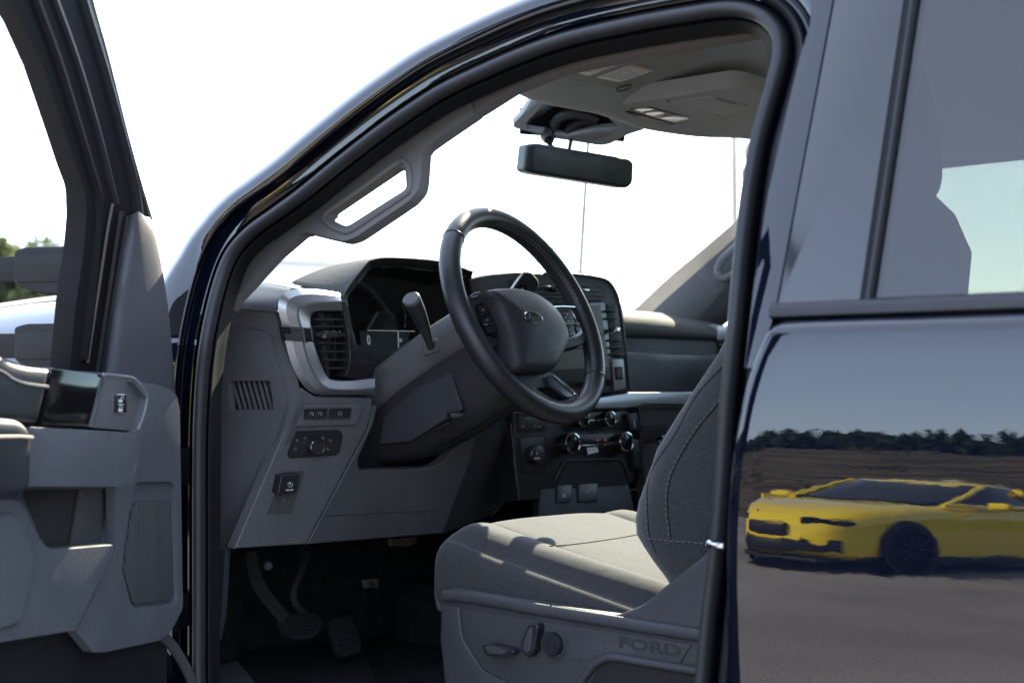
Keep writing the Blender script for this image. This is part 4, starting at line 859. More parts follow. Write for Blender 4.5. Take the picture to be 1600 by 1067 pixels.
for p, q in (((770,352),(895,478)),((925,560),(903,640)),((705,470),(790,590))):
    a0, a1 = unwrap(px2ang(*p), px2ang(*q))
    for off in (.007, .0115): stitch('rim_stitching', arc(a0, a1, RC - RT * (.93 if off < .01 else .82), off), mat('grey_thread', (.16, .16, .165), .7) if 'grey_thread' not in bpy.data.materials else bpy.data.materials['grey_thread'], rim, dash=.005, gap=.003, r=.0008)
# hub cover
hub_px = [(751,459),(770,455.5),(790,455),(812,458.5),(832,466),(848,477),(859,487),(868,500),(876,516),(880,530),(877,545),(869,563),(859,580),(846,582.5),(825,583),(803,582),(795,570),(789,545),(783,518),(773,492),(762,474),(754,465)]
hp_ = A([WP.hit(x, y, .012) for x, y in cr(hub_px, 64, True)]); cen = hp_.mean(0)
def hr_(s, off): return [cen + (p - cen) * s + WA * off for p in hp_]
hub = loft('airbag_cover', [hr_(.97, -.03), hr_(1.0, -.006), hr_(1.0, .004), hr_(.985, .011), hr_(.95, .0165), hr_(.88, .0205), hr_(.7, .0245), hr_(.45, .027), hr_(.2, .028), hr_(.02, .0283)], M_DARK, rim, closed=True, cap=True, smooth=60)
ec = WP.hit(833, 496.5, .0385)
M3 = basis(WA, WU); ex, ey = A(M3.col[0]), A(M3.col[1])
def oval(rx, ry, off): return [ec + ex * rx * math.cos(a) + ey * ry * math.sin(a) + WA * off for a in np.linspace(0, 2 * math.pi, 41)[:-1]]
em = loft('emblem', [oval(.0262, .0120, -.006), oval(.0262, .0120, .0014), oval(.0250, .0109, .0026), oval(.0236, .0096, .0026), oval(.0230, .0091, .0012)], M_CHROME, rim, closed=True, cap=True, smooth=40, label='chrome edged oval maker emblem')
loft('emblem_field', [oval(.0233, .0093, .0008), oval(.0233, .0093, .0016)], mat('emblem_blue', (.016, .024, .05), .2, spec=.6), rim, closed=True, cap=True)
text('emblem_lettering', 'Ford', ec + WA * .0018, WA, .0158, M_CHROME, rim, up=WU, shear=.28, sx=1.05, ext=.0004, font_off=.0001)
# spokes, carried a little behind the rim plane
plate('spoke', [(722,455),(735,464,3),(752,459),(775,492),(787,528),(772,545),(745,530),(726,505)], WP, M_DARK, rim, th=.022, bev=.004, seg=3, off=.004)
plate('spoke', [(855,478),(898,479,4),(914,500),(922,522),(912,538,4),(876,547)], WP, M_DARK, rim, th=.022, bev=.004, seg=3, off=.004)
tube('spoke_highlight', [WP.hit(x, y, .0065) for x, y in ((857,479.5),(880,478.5),(898,479.5))], .0012, M_CHROME, rim, n=6)
tube('spoke_highlight', [WP.hit(x, y, .0065) for x, y in cr([(735,464),(742,459),(752,459),(762,474)], 10)], .0022, M_GREY, rim, n=6)
plate('button_pad', [(744,476,3),(760,472,3),(779,518),(777,528,3),(762,522,3),(752,505)], WP, M_GLOSS, rim, th=.004, bev=.001, off=.0075)
for q in ([(748,478),(759,475.5),(765,490),(753,492.5)], [(754,496),(767,493.5),(771,504),(758,508)], [(759,511),(773,508),(777,518),(764,520)]): plate('push_button', q, WP, M_SWITCH, rim, th=.003, bev=.0008, off=.0095, r=1.5)
tube('pad_line', [WP.hit(x, y, .0102) for x, y in ((752,505),(757,507.5),(771,505.5))], .0009, M_CHROME, rim, n=5)
plate('button_pad', [(861,486,3),(894,484,5),(908,506,4),(911,520,4),(903,526,5),(877,531,3)], WP, M_GLOSS, rim, th=.004, bev=.001, off=.0075)
for q in ([(865,489),(873,488.5),(880,505),(870,505.5)], [(876,488.3),(890,487.5),(899,504),(883,505)], [(893,490),(904,505),(901,505)], [(872,508.5),(882,508),(887,524),(878,526)], [(885,508),(896,507.5),(899,522),(890,524)], [(898.5,507.5),(906,507),(908,518),(902,521)]):
    plate('push_button', q, WP, M_SWITCH, rim, th=.003, bev=.0008, off=.0095, r=1.5)
for cx, cy in ((871,497),(886,491.5),(888.5,501),(884,496),(893,496),(880,516),(891.5,515),(902,513.5),(755,484),(762,500)):
    plate('button_print', [(cx-1.5,cy-1),(cx+1.5,cy-1),(cx+1.5,cy+1),(cx-1.5,cy+1)], WP, bpy.data.materials['dim_print'], rim, th=.0003, bev=0, off=.0099)
tube('pad_line', [WP.hit(x, y, .0100) for x, y in ((869,506.8),(885,506),(906,505.5))], .0007, M_STEEL, rim, n=5)
tube('pad_line', [WP.hit(x, y, .0100) for x, y in ((874,487),(879,497),(883,506))], .0006, M_STEEL, rim, n=5)
ls = plate('lower_spoke', [(801,580),(860,580),(876,592),(912,622,4),(905,640,6),(885,648,8),(850,640),(815,612),(800,592)], WP, M_DARK, rim, th=.020, bev=.004, seg=3, off=.002, holes=[[(836,606,4),(858,604,3),(890,620,5),(880,627,5),(862,623,5)]], hr=3)
plate('spoke_face', [(858,586),(870,590),(900,618,3),(886,620),(862,602)], WP, mat('slate_trim', (.055, .06, .075), .3), rim, th=.006, bev=.001, off=.009)
tube('spoke_edge', [WP.hit(x, y, .010) for x, y in cr([(806,594),(825,613),(850,631),(875,641),(893,638),(905,630),(900,618),(880,600),(864,586)], 40)], .0017, M_CHROME, rim, n=6)

# column
CD = -WA
def cring(d, w, t, b, dx=0.0, n=28, p=3.2):
    o = WC + CD * d; out = []
    for k in range(n):
        a = 2 * math.pi * k / n; c, s = math.cos(a), math.sin(a)
        x = math.copysign(abs(c) ** (2 / p), c) * w; y = math.copysign(abs(s) ** (2 / p), s) * (t if s > 0 else b)
        out.append(o + WE * (x + dx) + WU * y)
    return out
col = loft('steering_column', [cring(.035, .052, .045, .09), cring(.04, .058, .05, .105), cring(.07, .062, .052, .128), cring(.16, .066, .052, .138), cring(.27, .066, .05, .138), cring(.36, .06, .045, .12), cring(.45, .045, .035, .09)], M_DARK, T, closed=True, cap=True, smooth=60, label='grey and black steering column shroud')
loft('upper_shroud', [cring(.058, .060, .052, .018), cring(.062, .066, .058, .024), cring(.075, .068, .060, .026), cring(.16, .071, .058, .030), cring(.24, .074, .050, .034), cring(.30, .078, .040, .040), cring(.34, .075, .02, .036)], M_GREY, col, closed=True, cap=True, smooth=60)
tube('shroud_gap', [WC + CD * .056 + (p - WC - CD * .058) * 1.0 for p in cring(.058, .061, .053, .02)] , .0016, M_BLACK, col, n=5)
loft('hub_boot', [cring(-.005, .035, .035, .05), cring(.02, .045, .042, .07), cring(.045, .05, .045, .09)], M_BLACK, col, closed=True, cap=True, smooth=60)
cl_ = loft('column_collar', [cring(.030, .060, .052, .110), cring(.034, .066, .057, .122), cring(.068, .068, .058, .134), cring(.072, .064, .054, .130)], M_BLACK, col, closed=True, cap=True, smooth=60)
tube('shroud_seam', [WC + CD * d - WU * b - WE * .02 for d, b in ((.09, .1375), (.16, .1395), (.25, .1395))], .0015, M_BLACK, col, n=5)
bar('tilt_lever', WC + CD * .17 - WE * .055 - WU * .105, WC + CD * .13 - WE * .100 - WU * .125, .022, .008, M_BLACK, col)
plate('shroud_side', [(598,652,6),(648,607,3),(704,583,3),(722,640,5),(684,662,6),(640,690,8),(592,694,6)], PL(WC + CD * .2 - WE * .0672, -WE), grain('shroud_lit_plastic', (.036, .036, .039)), col, th=.006, bev=.003, seg=3, off=.002)  # lighter plate: the lit side face of the lower shroud put into colour
plate('column_slot', [(674,672),(702,658),(704,662),(678,676)], PL(WC + CD * .2 - WE * .070, -WE), M_BLACK, col, th=.004, bev=.001, off=.001)
# turn signal lever
s0 = PX(674, 543, .085); s1 = PX(664, 515, .078); s2 = PX(652, 486, .070); s3 = PX(643.5, 469, .064)
sk = tube('turn_signal_lever', [s0, s0 * .6 + s1 * .4, s1, s2, s3], [.0065, .007, .0095, .0135, .0150], M_DARK, T, n=18, label='black turn signal lever with a grey end cap', smooth=60)
d_ = unit(s3 - s2); tube('lever_cap', [s3 - d_ * .001, s3 + d_ * .0035, s3 + d_ * .0055], [.0150, .0146, .0128], M_GREY, sk, n=18)
plate('lever_base', [(660,540,3),(682,527,3),(688,547,3),(664,556,3)], PL(s0, (-1, .9, .2)), M_GREY2, sk, th=.01, bev=.002, off=.001)
# gear lever
GP = PL(PX(825, 445, .09), (-1, .5, .35))
gl_ = plate('gear_lever', [(793,460),(818,424,4),(830,423,5),(843,438,5),(843,449,4),(832,463,4),(820,480),(800,480)], GP, M_BLACK, T, th=.028, bev=.006, seg=3, label='black column gear lever', smooth=50)
tube('lever_trim', [GP.hit(x, y, .001) for x, y in ((794,461),(806,443),(818.5,425.5))], .0022, M_SILVER, gl_, n=6)
plate('lever_button', [(812,445,3),(824,444,3),(820,457,3),(806,458,3)], GP, M_GLOSS, gl_, th=.002, bev=.0008, off=.0012)
text('lever_print', 'x', GP.hit(816, 451, .0016), GP.n, .006, M_PRINT, gl_)

# ------------------------------------------------------------------ seats and console
from mathutils.bvhtree import BVHTree
def snap(objs, pts, lift=.0012):
    """lay a path of sight lines on the surface of built objects"""
    trees = []
    for o in objs:
        me = o.data; trees.append(BVHTree.FromPolygons([v.co.copy() for v in me.vertices], [tuple(p.vertices) for p in me.polygons]))
    out = []
    for x, y in pts:
        d = Vector(ray(x, y)).normalized(); best = None
        for t_ in trees:
            h = t_.ray_cast(Vector(CAM_LOC), d)
            if h[0] is not None and (best is None or h[3] < best[3]): best = h
        if best: out.append(A(best[0]) - A(d) * lift)
    return out
def zt(X): return .930 - .20 * max(-.06 - X, -.02)
def zp(X): return .907 - .18 * (-.057 - X)
secs = []
for X, capz in ((-.055, .80), (-.040, .825), (-.034, .855), (-.034, .885), (-.038, .905), (-.047, .919), (-.062, .99), (-.09, .99), (-.14, .99), (-.2, .99), (-.26, .99), (-.32, .99), (-.38, .99), (-.44, .99), (-.50, .99), (-.56, .99)):
    a, b = zt(X), zp(X); fr_ = max(0, min(1, (-.06 - X) / .4))
    pts = [(.640, .80), (.660, .805), (.671, .83), (.670, b - .03), (.662, b - .012), (.649, b - .001), (.644, b + .0005), (.632, b + .008), (.610, a + .000 + .010 * fr_), (.585, a + .002 + .016 * fr_), (.555, a + .0), (.548, a - .004), (.54, a - .001), (.47, a + .001), (.40, a), (.33, a - .001),
           (.265, a - .006), (.255, a - .009), (.245, a - .004), (.215, a - .002 + .012 * fr_), (.185, a - .012), (.158, a - .03), (.145, a - .07), (.14, .83), (.15, .80)]
    secs.append([(X + (.03 * ((y - .4) / .26) ** 4 * -1 if X > -.1 else 0), y, min(z, capz) + .80 * 0) for y, z in pts])
seat = loft('driver_seat', [crn(r, 2) for r in secs], M_FABRIC, T, smooth=180, sub=1, label='dark grey cloth driver seat, its cushion partly in sunlight')
zf = [.86, .872, .890, .909, .926, .941, .962, .985, 1.02, 1.055, 1.095, 1.135, 1.177, 1.22, 1.27, 1.33, 1.38, 1.415, 1.435, 1.44]
fz, fx = [.87, .890, .909, .925, .941, .965, .985, 1.055, 1.12, 1.177, 1.25, 1.33, 1.40, 1.44], [-.478, -.462, -.442, -.428, -.416, -.414, -.420, -.450, -.498, -.545, -.588, -.618, -.632, -.64]
rz, rx = [.86, .975, 1.055, 1.177, 1.25, 1.33, 1.44], [-.575, -.592, -.612, -.645, -.665, -.69, -.70]
rings = []
for z in zf:
    xf_, xr_ = np.interp(z, fz, fx), np.interp(z, rz, rx); s = 1.0 if z < 1.38 else math.sqrt(max(.02, 1 - ((z - 1.38) / .062) ** 2)) * .35 + .65
    th = xf_ - xr_; fl_ = max(.02, th - .03)
    loop = [(xf_, .622), (xf_ - .004, .600), (xf_ - .018, .572), (xf_ - min(.045, th * .4), .535), (xf_ - min(.055, th * .5), .40), (xf_ - min(.045, th * .4), .265), (xf_ - .018, .228), (xf_ - .004, .20), (xf_, .178), (xf_ - .006, .158), (xf_ - .03, .143), (xr_ + .025, .14), (xr_ + .006, .15), (xr_, .19), (xr_ - .006, .40), (xr_, .61), (xr_ + .006, .652), (xr_ + .025, .667), (xf_ - .075 if th > .11 else xf_ - th * .6, .671), (xf_ - .045 if th > .11 else xf_ - th * .4, .668), (xf_ - .018, .658), (xf_ - .005, .642)]
    wy = float(np.interp(z, [1.20, 1.27, 1.33, 1.365, 1.39, 1.41, 1.44], [1, .97, .86, .74, .52, .2, .1]))
    if s < 1 or wy < 1:
        cx = (xf_ + xr_) / 2; loop = [(cx + (x - cx) * s, .405 + (y - .405) * wy) for x, y in loop]
    rings.append([(x, y, z) for x, y in loop])
rings = [list(A(cr(A(r), 60, True))) for r in rings]
back = loft('backrest', rings, M_FABRIC, seat, closed=True, cap=True, smooth=180)
def rbox(name, c, s, m, parent, p=4.0, tilt=0.0, n=28, rows=14):
    out = []
    for i in range(rows + 1):
        f = -1 + 2 * i / rows; k = (1 - abs(f) ** p) ** (1 / p) if abs(f) < 1 else .02
        r_ = []
        for j in range(n):
            a = 2 * math.pi * j / n; ca, sa = math.cos(a), math.sin(a)
            r_.append((c[0] + math.copysign(abs(ca) ** (2 / p), ca) * s[0] * k + tilt * f * s[2], c[1] + math.copysign(abs(sa) ** (2 / p), sa) * s[1] * k, c[2] + f * s[2]))
        out.append(r_)
    return loft(name, out, m, parent, closed=True, cap=True, smooth=180)
hrst = rbox('headrest', (-.645, .40, 1.50), (.052, .128, .125), M_FABRIC, seat, p=3.2, tilt=.15)
for y in (.34, .46): tube('headrest_post', [(-.68, y, 1.38), (-.675, y, 1.50)], .006, M_CHROME, seat, n=8)
# seams and thread
stitch('cushion_stitching', crn([(x, .6485, zp(x) + .0035) for x in (-.075, -.15, -.22, -.29, -.36, -.43, -.47)], 6), M_THREAD, seat, dash=.0045, gap=.0035, r=.0007)
tube('cushion_seam', snap([seat], cr([(858,853),(885,851.5),(930,846),(970,840),(1002,834)], 30), .0001), .0009, M_SEAM, seat, n=6)
lineA = cr([(1142,553),(1133,565),(1086,616),(1051,679),(1019,726),(1009,758),(1009,800),(1012,835),(1022,862)], 90)
lineB = cr([(1142,600),(1131,616),(1086,671),(1051,730),(1041,766),(1041,800),(1046,845)], 80)
for l in (lineA, lineB):
    stitch('back_stitching', snap([back], l, .0012), M_THREAD, seat, dash=.0045, gap=.0035, r=.00075)
    tube('back_seam', snap([back], l + A((3.2, 1.2)), .0000), .0007, M_SEAM, seat, n=5)
stitch('back_stitching', snap([back], cr([(1008,840),(1040,844),(1080,847),(1112,850)], 40)), M_THREAD, seat)
# moulded side cover with switches
SS = planeY(.682)
M_SIDE = grain('seat_side_plastic', (.045, .0455, .05), rough=.5)
side = plate('seat_side_cover', [(688,927,8),(703,918,7),(760,927),(958,962,6),(1002,946,14),(1050,905),(1112,857,8),(1175,842),(1175,1250),(700,1250),(693,1067),(686,1000)], SS, M_SIDE, seat, th=.03, bev=.007, seg=4, label='dark plastic side cover of the driver seat')
sweep('cover_rail', [SS.hit(x, y, .003) for x, y in cr([(694,930),(740,934),(830,950),(964,972),(1100,993),(1175,1004)], 40)], [(.0055 * math.cos(a), .0085 * math.sin(a)) for a in np.linspace(0, 2 * math.pi, 13)[:-1]], (0, 1, 0), M_SIDE, seat, smooth=80)
plate('cover_column', [(692,946,3),(716,948,3),(720,995,14),(752,1047,14),(820,1080),(820,1200),(704,1200),(692,1000)], SS, M_SIDE, seat, th=.008, bev=.005, seg=3, off=.006)
plate('cover_field', [(722,950),(1080,1006,2),(1062,1036,3),(955,1022,12),(936,1030,10),(905,1070),(820,1078),(757,1046,10),(726,995,10)], SS, M_SIDE, seat, th=.003, bev=.001, off=.002)
sweep('cover_arch', [SS.hit(x, y, .003) for x, y in cr([(890,1100),(908,1066),(925,1042),(940,1031),(958,1026),(1000,1033),(1060,1043),(1100,1050)], 40)], [(.007 * math.cos(a), .006 * math.sin(a)) for a in np.linspace(0, 2 * math.pi, 11)[:-1]], (0, 1, 0), M_SIDE, seat, smooth=80)
plate('cover_hollow', [(912,1078),(940,1038,8),(958,1032),(1100,1056),(1110,1200),(905,1200)], SS, M_BLACK, seat, th=.002, bev=0, off=.0024)
def lever(q, h, inner):
    s_ = plate('seat_switch', q, SS, M_SWITCH, seat, th=h, bev=.004, seg=3, off=h + .002, r=3)
    plate('switch_face', inner, SS, M_SIDE, seat, th=.001, bev=.0006, off=h + .0028, r=2)
lever([(752,1008),(766,1005.5),(800,1014),(803,1021),(787,1026),(759,1023)], .015, [(757,1010),(767,1008),(794,1016),(785,1022),(762,1020)])
lever([(824,976),(838,974),(840,980),(834,1018),(825,1027),(812,1017),(814,1003)], .015, [(825.5,981),(832,979),(829,1014),(822,1021),(816,1014),(818,1003)])
lathe('lumbar_switch', [(.0172, 0), (.0172, .008), (.0155, .011), (.0135, .0105), (.004, .0118), (.001, .0118)], SS.hit(867, 1005, .002), (0, 1, 0), M_SWITCH, seat, n=36)
tube('switch_ring', [A(SS.hit(867, 1005, .011)) + .0166 * A((math.cos(a), 0, math.sin(a))) for a in np.linspace(0, 2 * math.pi, 37)], .0009, M_SIDE, seat, n=6)
text('moulded_lettering', 'FORD', SS.hit(1014, 1010, .0022), (0, 1, 0), .0195, mat('lettering_dark', (.02, .021, .025), .6), seat, sx=1.95, ext=.0009, font_off=.0004)
tube('latch_striker', [AP.hit(1109, 850, -.004), AP.hit(1113, 850.5, .0), AP.hit(1131, 853, -.002)], [.0042, .0034, .0034], M_CHROME, body, n=10)

# passenger seat: the same cushion, backrest and headrest over on the right
def dup(o, parent, dy):
    c = o.copy(); COL.objects.link(c); c.parent = parent; c.location = (0, dy, 0) if parent is T else (0, 0, 0); return c
ps = dup(seat, T, -.81); ps.location.x = -.12; ps.name = 'passenger_seat'; ps['label'] = 'dark grey cloth passenger seat beyond the console'
dup(back, ps, 0); dup(hrst, ps, 0)
cs = box('centre_console', (-.36, 0, .73), (.62, .235, .28), M_DARK, T, bev=.02, seg=3, label='dark centre console between the front seats')
box('console_lid', (-.40, 0, .885), (.50, .225, .035), M_LEATHER, cs, bev=.014, seg=4)
box('console_tray', (-.02, 0, .80), (.10, .20, .06), M_BLACK, cs, bev=.01)

# ------------------------------------------------------------------ the car park around the truck
def asphalt():
    m = mat('asphalt', (.085, .08, .076), .85, spec=.25); t = m.node_tree; b = t.nodes['Principled BSDF']; L = t.links.new; N = t.nodes.new
    tc = N('ShaderNodeTexCoord'); n1 = N('ShaderNodeTexNoise'); n1.inputs['Scale'].default_value = .35; n1.inputs['Detail'].default_value = 8
    n2 = N('ShaderNodeTexNoise'); n2.inputs['Scale'].default_value = 60; n2.inputs['Detail'].default_value = 4
    for n in (n1, n2): L(tc.outputs['Object'], n.inputs['Vector'])
    r = N('ShaderNodeValToRGB'); r.color_ramp.elements[0].position = .35; r.color_ramp.elements[0].color = (.19, .175, .162, 1); r.color_ramp.elements[1].position = .68; r.color_ramp.elements[1].color = (.32, .30, .28, 1)
    mx = N('ShaderNodeMix'); mx.data_type = 'RGBA'; mx.blend_type = 'OVERLAY'; mx.inputs['Factor'].default_value = .35
    L(n1.outputs['Fac'], r.inputs[0]); L(r.outputs[0], mx.inputs['A']); L(n2.outputs['Fac'], mx.inputs['B']); L(mx.outputs['Result'], b.inputs['Base Color'])
    bp = N('ShaderNodeBump'); bp.inputs['Distance'].default_value = .01; L(n2.outputs['Fac'], bp.inputs['Height']); L(bp.outputs[0], b.inputs['Normal'])
    return m
gnd = raw('ground', [(-1500,-1500,0),(1500,-1500,0),(1500,1500,0),(-1500,1500,0)], [(0,1,2,3)], asphalt(), None, smooth=0); gnd['kind'] = 'structure'; gnd['label'] = 'grey asphalt car park'
M_PALE = mat('pale_patch', (.30, .275, .25), .9, var=(2, .3))
for x0, x1, y0, y1 in ((-6, 12, 3.2, 3.32),):
    p_ = raw('asphalt_patch', [(x0, y0, .004), (x1, y0 - .2, .004), (x1, y1, .004), (x0, y1 - .1, .004)], [(0, 1, 2, 3)], M_PALE, gnd, smooth=0)
def grass_m(name, a, b_):
    m = mat(name, a, .95, spec=.1); t = m.node_tree; b = t.nodes['Principled BSDF']; L = t.links.new; N = t.nodes.new
    tc = N('ShaderNodeTexCoord'); mp = N('ShaderNodeMapping'); mp.inputs['Scale'].default_value = (.12, .5, 1.2); n1 = N('ShaderNodeTexNoise'); n1.inputs['Scale'].default_value = 2; n1.inputs['Detail'].default_value = 8
    L(tc.outputs['Object'], mp.inputs[0]); L(mp.outputs[0], n1.inputs['Vector']); r = N('ShaderNodeValToRGB')
    r.color_ramp.elements[0].position = .38; r.color_ramp.elements[0].color = (*a, 1); r.color_ramp.elements[1].position = .62; r.color_ramp.elements[1].color = (*b_, 1)
    L(n1.outputs['Fac'], r.inputs[0]); L(r.outputs[0], b.inputs['Base Color']); return m
rnd = random.Random(5)
bx = np.linspace(-80, 160, 61); rows = []
for y, z in ((24, .004), (27, .5), (33, 1.5), (42, 3.0), (52, 4.5), (60, 5.4), (75, 5.8), (140, 6)):
    rows.append([(x, y + rnd.uniform(-.4, .4), max(.004, z + rnd.uniform(-.15, .15) * (z > .1))) for x in bx])
bank = loft('grass_bank', rows, grass_m('dry_grass', (.028, .030, .016), (.11, .085, .05)), None, smooth=180); bank['kind'] = 'structure'
# leafy masses
def leaf_mat(name, c):
    m = mat(name, c, .7, spec=.25, var=(3, .45)); t = m.node_tree; b = t.nodes['Principled BSDF']; tl_ = t.nodes.new('ShaderNodeBsdfTranslucent'); tl_.inputs[0].default_value = (c[0] * 1.5, c[1] * 1.5, c[2] * .9, 1)
    mx = t.nodes.new('ShaderNodeMixShader'); mx.inputs[0].default_value = .5; t.links.new(b.outputs[0], mx.inputs[1]); t.links.new(tl_.outputs[0], mx.inputs[2]); t.links.new(mx.outputs[0], t.nodes['Material Output'].inputs[0]); return m
M_LEAF = leaf_mat('leaves', (.085, .10, .055)); M_LEAF2 = leaf_mat('leaves_dark', (.035, .055, .026)); M_BARK = mat('bark', (.09, .07, .05), .9, bump=(20, .8, .02), var=(6, .3))
def leaves(v, f, c, r, n, size, rn):
    for _ in range(n):
        d = Vector((rn.gauss(0, 1), rn.gauss(0, 1), rn.gauss(0, 1))).normalized() * (rn.random() ** .45); p = Vector((c[0] + d.x * r[0], c[1] + d.y * r[1], c[2] + d.z * r[2]))
        a = Vector((rn.gauss(0, 1), rn.gauss(0, 1), rn.gauss(0, 1))).normalized(); b = a.cross(Vector((rn.random(), rn.random(), rn.random() + .1))).normalized(); s = size * rn.uniform(.6, 1.4)
        i = len(v); v += [p - a * s, p - b * s * .55, p + a * s, p + b * s * .55]; f.append((i, i + 1, i + 2, i + 3))
def tree(name, label, loc, h, w_, m, seed, n=2600):
    rn = random.Random(seed); t = thing(name, label, 'tree', loc, 'trees beyond the car park')
    tr = tube('trunk', [(0, 0, -.1), (.05, .02, h * .2), (-.04, .05, h * .4), (.03, 0, h * .72)], [.16, .12, .09, .03], M_BARK, t, n=8)
    for k in range(6):
        a = rn.uniform(0, 6.28); z0 = h * rn.uniform(.25, .5); l = w_ * rn.uniform(.4, .8); tube('limb', [(0, 0, z0), (math.cos(a) * l * .5, math.sin(a) * l * .5, z0 + h * .12), (math.cos(a) * l, math.sin(a) * l, z0 + h * .26)], [.06, .04, .015], M_BARK, tr, n=6)
    v, f = [], []
    for k in range(26):
        a = rn.uniform(0, 6.28); rr_ = w_ * rn.uniform(0, .72); z = h * rn.uniform(.36, .90); q = w_ * rn.uniform(.28, .48) * (1.15 - .5 * z / h)
        leaves(v, f, (math.cos(a) * rr_, math.sin(a) * rr_, z), (q, q, q * .75), n // 26, .17, rn)
    raw('crown', v, f, m, t, smooth=0); return t
def gnd_at(px, t_): d = ray(px, 600); return (CAM_LOC[0] + d[0] * t_, CAM_LOC[1] + d[1] * t_, 0)
tree('broad_tree', 'rounded leafy tree seen above the upper mirror arm through the door window', gnd_at(46, 62), 8.3, 3.4, M_LEAF, 1, 7800)
tree('broad_tree', 'low leafy tree at the photo\'s left edge behind the mirror arms', gnd_at(-20, 60), 7.6, 3.0, M_LEAF, 2, 7800)
tree('broad_tree', 'leafy tree peeping over the dashboard beside the passenger pillar', gnd_at(990, 75), 5.4, 2.2, M_LEAF, 3)
v, f = [], []; rn = random.Random(9)
for k in range(260):
    x = -60 + 210 * k / 260 + rn.uniform(-1, 1); hh = rn.uniform(2.4, 3.0); leaves(v, f, (x, 70 + rn.uniform(-3, 3), 5.2 + hh * .5), (2.2, 1.5, hh * .6), 100, .45, rn)
tl = raw('tree_line', v, f, M_LEAF2, None, smooth=0); tl['kind'] = 'stuff'; tl['label'] = 'dark line of far trees mirrored in the rear door'; tl['category'] = 'trees'
v, f = [], []
for k in range(130):
    x = -20 + 90 * rn.random(); y = 30 + 30 * rn.random(); s = rn.uniform(.3, .9); leaves(v, f, (x, y, 1.0 + (y - 30) * .145 + s * .3), (s * 1.5, s, s * .7), 34, .16, rn)
hb = raw('scrub', v, f, leaf_mat('scrub_leaves', (.10, .085, .045)), None, smooth=0); hb['kind'] = 'stuff'; hb['label'] = 'low dry scrub on the bank mirrored in the rear door'; hb['category'] = 'scrub'

# white metal shed ahead of the windscreen
shed = thing('metal_shed', 'white ribbed metal shed far ahead, pale through the windscreen', 'building', gnd_at(430, 62))
M_SHED = mat('white_sheet', (.74, .74, .73), .55, var=(1, .06)); fwd2 = unit((FWD[0], FWD[1], 0)); ang = Vector((-RGT[0], -RGT[1], 0)); rt = A((RGT[0], RGT[1], 0.0))
def SH(u, d, z): return rt * u + fwd2 * d + A((0, 0, z))
raw('wall', [SH(-4.6, 0, 0), SH(2.7, 0, 0), SH(2.7, 0, 6.3), SH(-4.6, 0, 6.7), SH(-4.6, 5, 0), SH(2.7, 5, 0), SH(2.7, 5, 6.3), SH(-4.6, 5, 6.7)], [(0,1,2,3),(1,5,6,2),(4,0,3,7),(5,4,7,6)], M_SHED, shed, smooth=0)
raw('roof', [SH(-4.8, -.3, 6.75), SH(2.9, -.3, 6.34), SH(2.9, 5.2, 6.34), SH(-4.8, 5.2, 6.75), SH(-4.8, -.3, 6.9), SH(2.9, -.3, 6.5), SH(2.9, 5.2, 6.5), SH(-4.8, 5.2, 6.9)], [(0,1,2,3),(4,5,6,7),(0,1,5,4),(1,2,6,5),(2,3,7,6),(3,0,4,7)], M_SHED, shed, smooth=0)
for k in range(13):
    u = -4.4 + k * .57; z1 = 6.68 - .055 * (u + 4.6); v = [SH(u + a, b, z) for z in (0, z1) for a, b in ((0, -.002), (.05, -.10), (.20, -.10), (.25, -.002))]
    raw('wall_rib', v, [(0,1,5,4),(1,2,6,5),(2,3,7,6)], M_SHED, shed, smooth=0)

# lamp post with round signs beyond the windscreen
lpst = thing('lamp_post', 'thin dark lamp post beyond the windscreen near the passenger pillar', 'lamp post', gnd_at(1150, 30))
tube('post', [(0, 0, 0), (0, 0, 3.5), (.03, 0, 8.0)], [.09, .08, .07], mat('post_grey', (.10, .115, .12), .6), lpst, n=10)
lathe('base_collar', [(.12, 0), (.12, .06), (.07, .12), (.06, .3)], (0, 0, 0), (0, 0, 1), M_STEEL, lpst, n=16)
tube('lamp_arm', [(.03, 0, 7.9), (-.5, .3, 8.1), (-1.0, .6, 8.1)], .03, M_STEEL, lpst, n=8)
box('lamp_head', (-1.2, .72, 8.08), (.5, .25, .1), M_STEEL, lpst, bev=.03)
fc = A(-unit((FWD[0], FWD[1], 0)))
def sign(px, py, r, c, label):
    p = CAM_LOC + ray(px, py) * 31; o = thing('round_sign', label, 'sign', tuple(p * A((1, 1, 0))), None)
    lathe('sign_disc', [(r, 0), (r, .02), (r * .98, .024), (.01, .024)], (0, 0, p[2]), tuple(fc), mat('sign_' + str(px), c, .5, var=(8, .2)), o, n=28)
    lathe('sign_rim', [(r * 1.0, -.01), (r * 1.06, 0), (r * 1.06, .03), (r, .032)], (0, 0, p[2]), tuple(fc), mat('rim_' + str(px), (.16, .13, .09), .6), o, n=28)
    tube('sign_post', [(-fc[0] * .03, -fc[1] * .03, 0), (-fc[0] * .03, -fc[1] * .03, p[2])], .02, M_STEEL, o, n=8)
sign(1176, 237, .20, (.50, .47, .40), 'beige round sign by the passenger pillar, the higher of two')
sign(1167, 271, .13, (.32, .45, .42), 'pale green round sign by the passenger pillar, the lower of two')

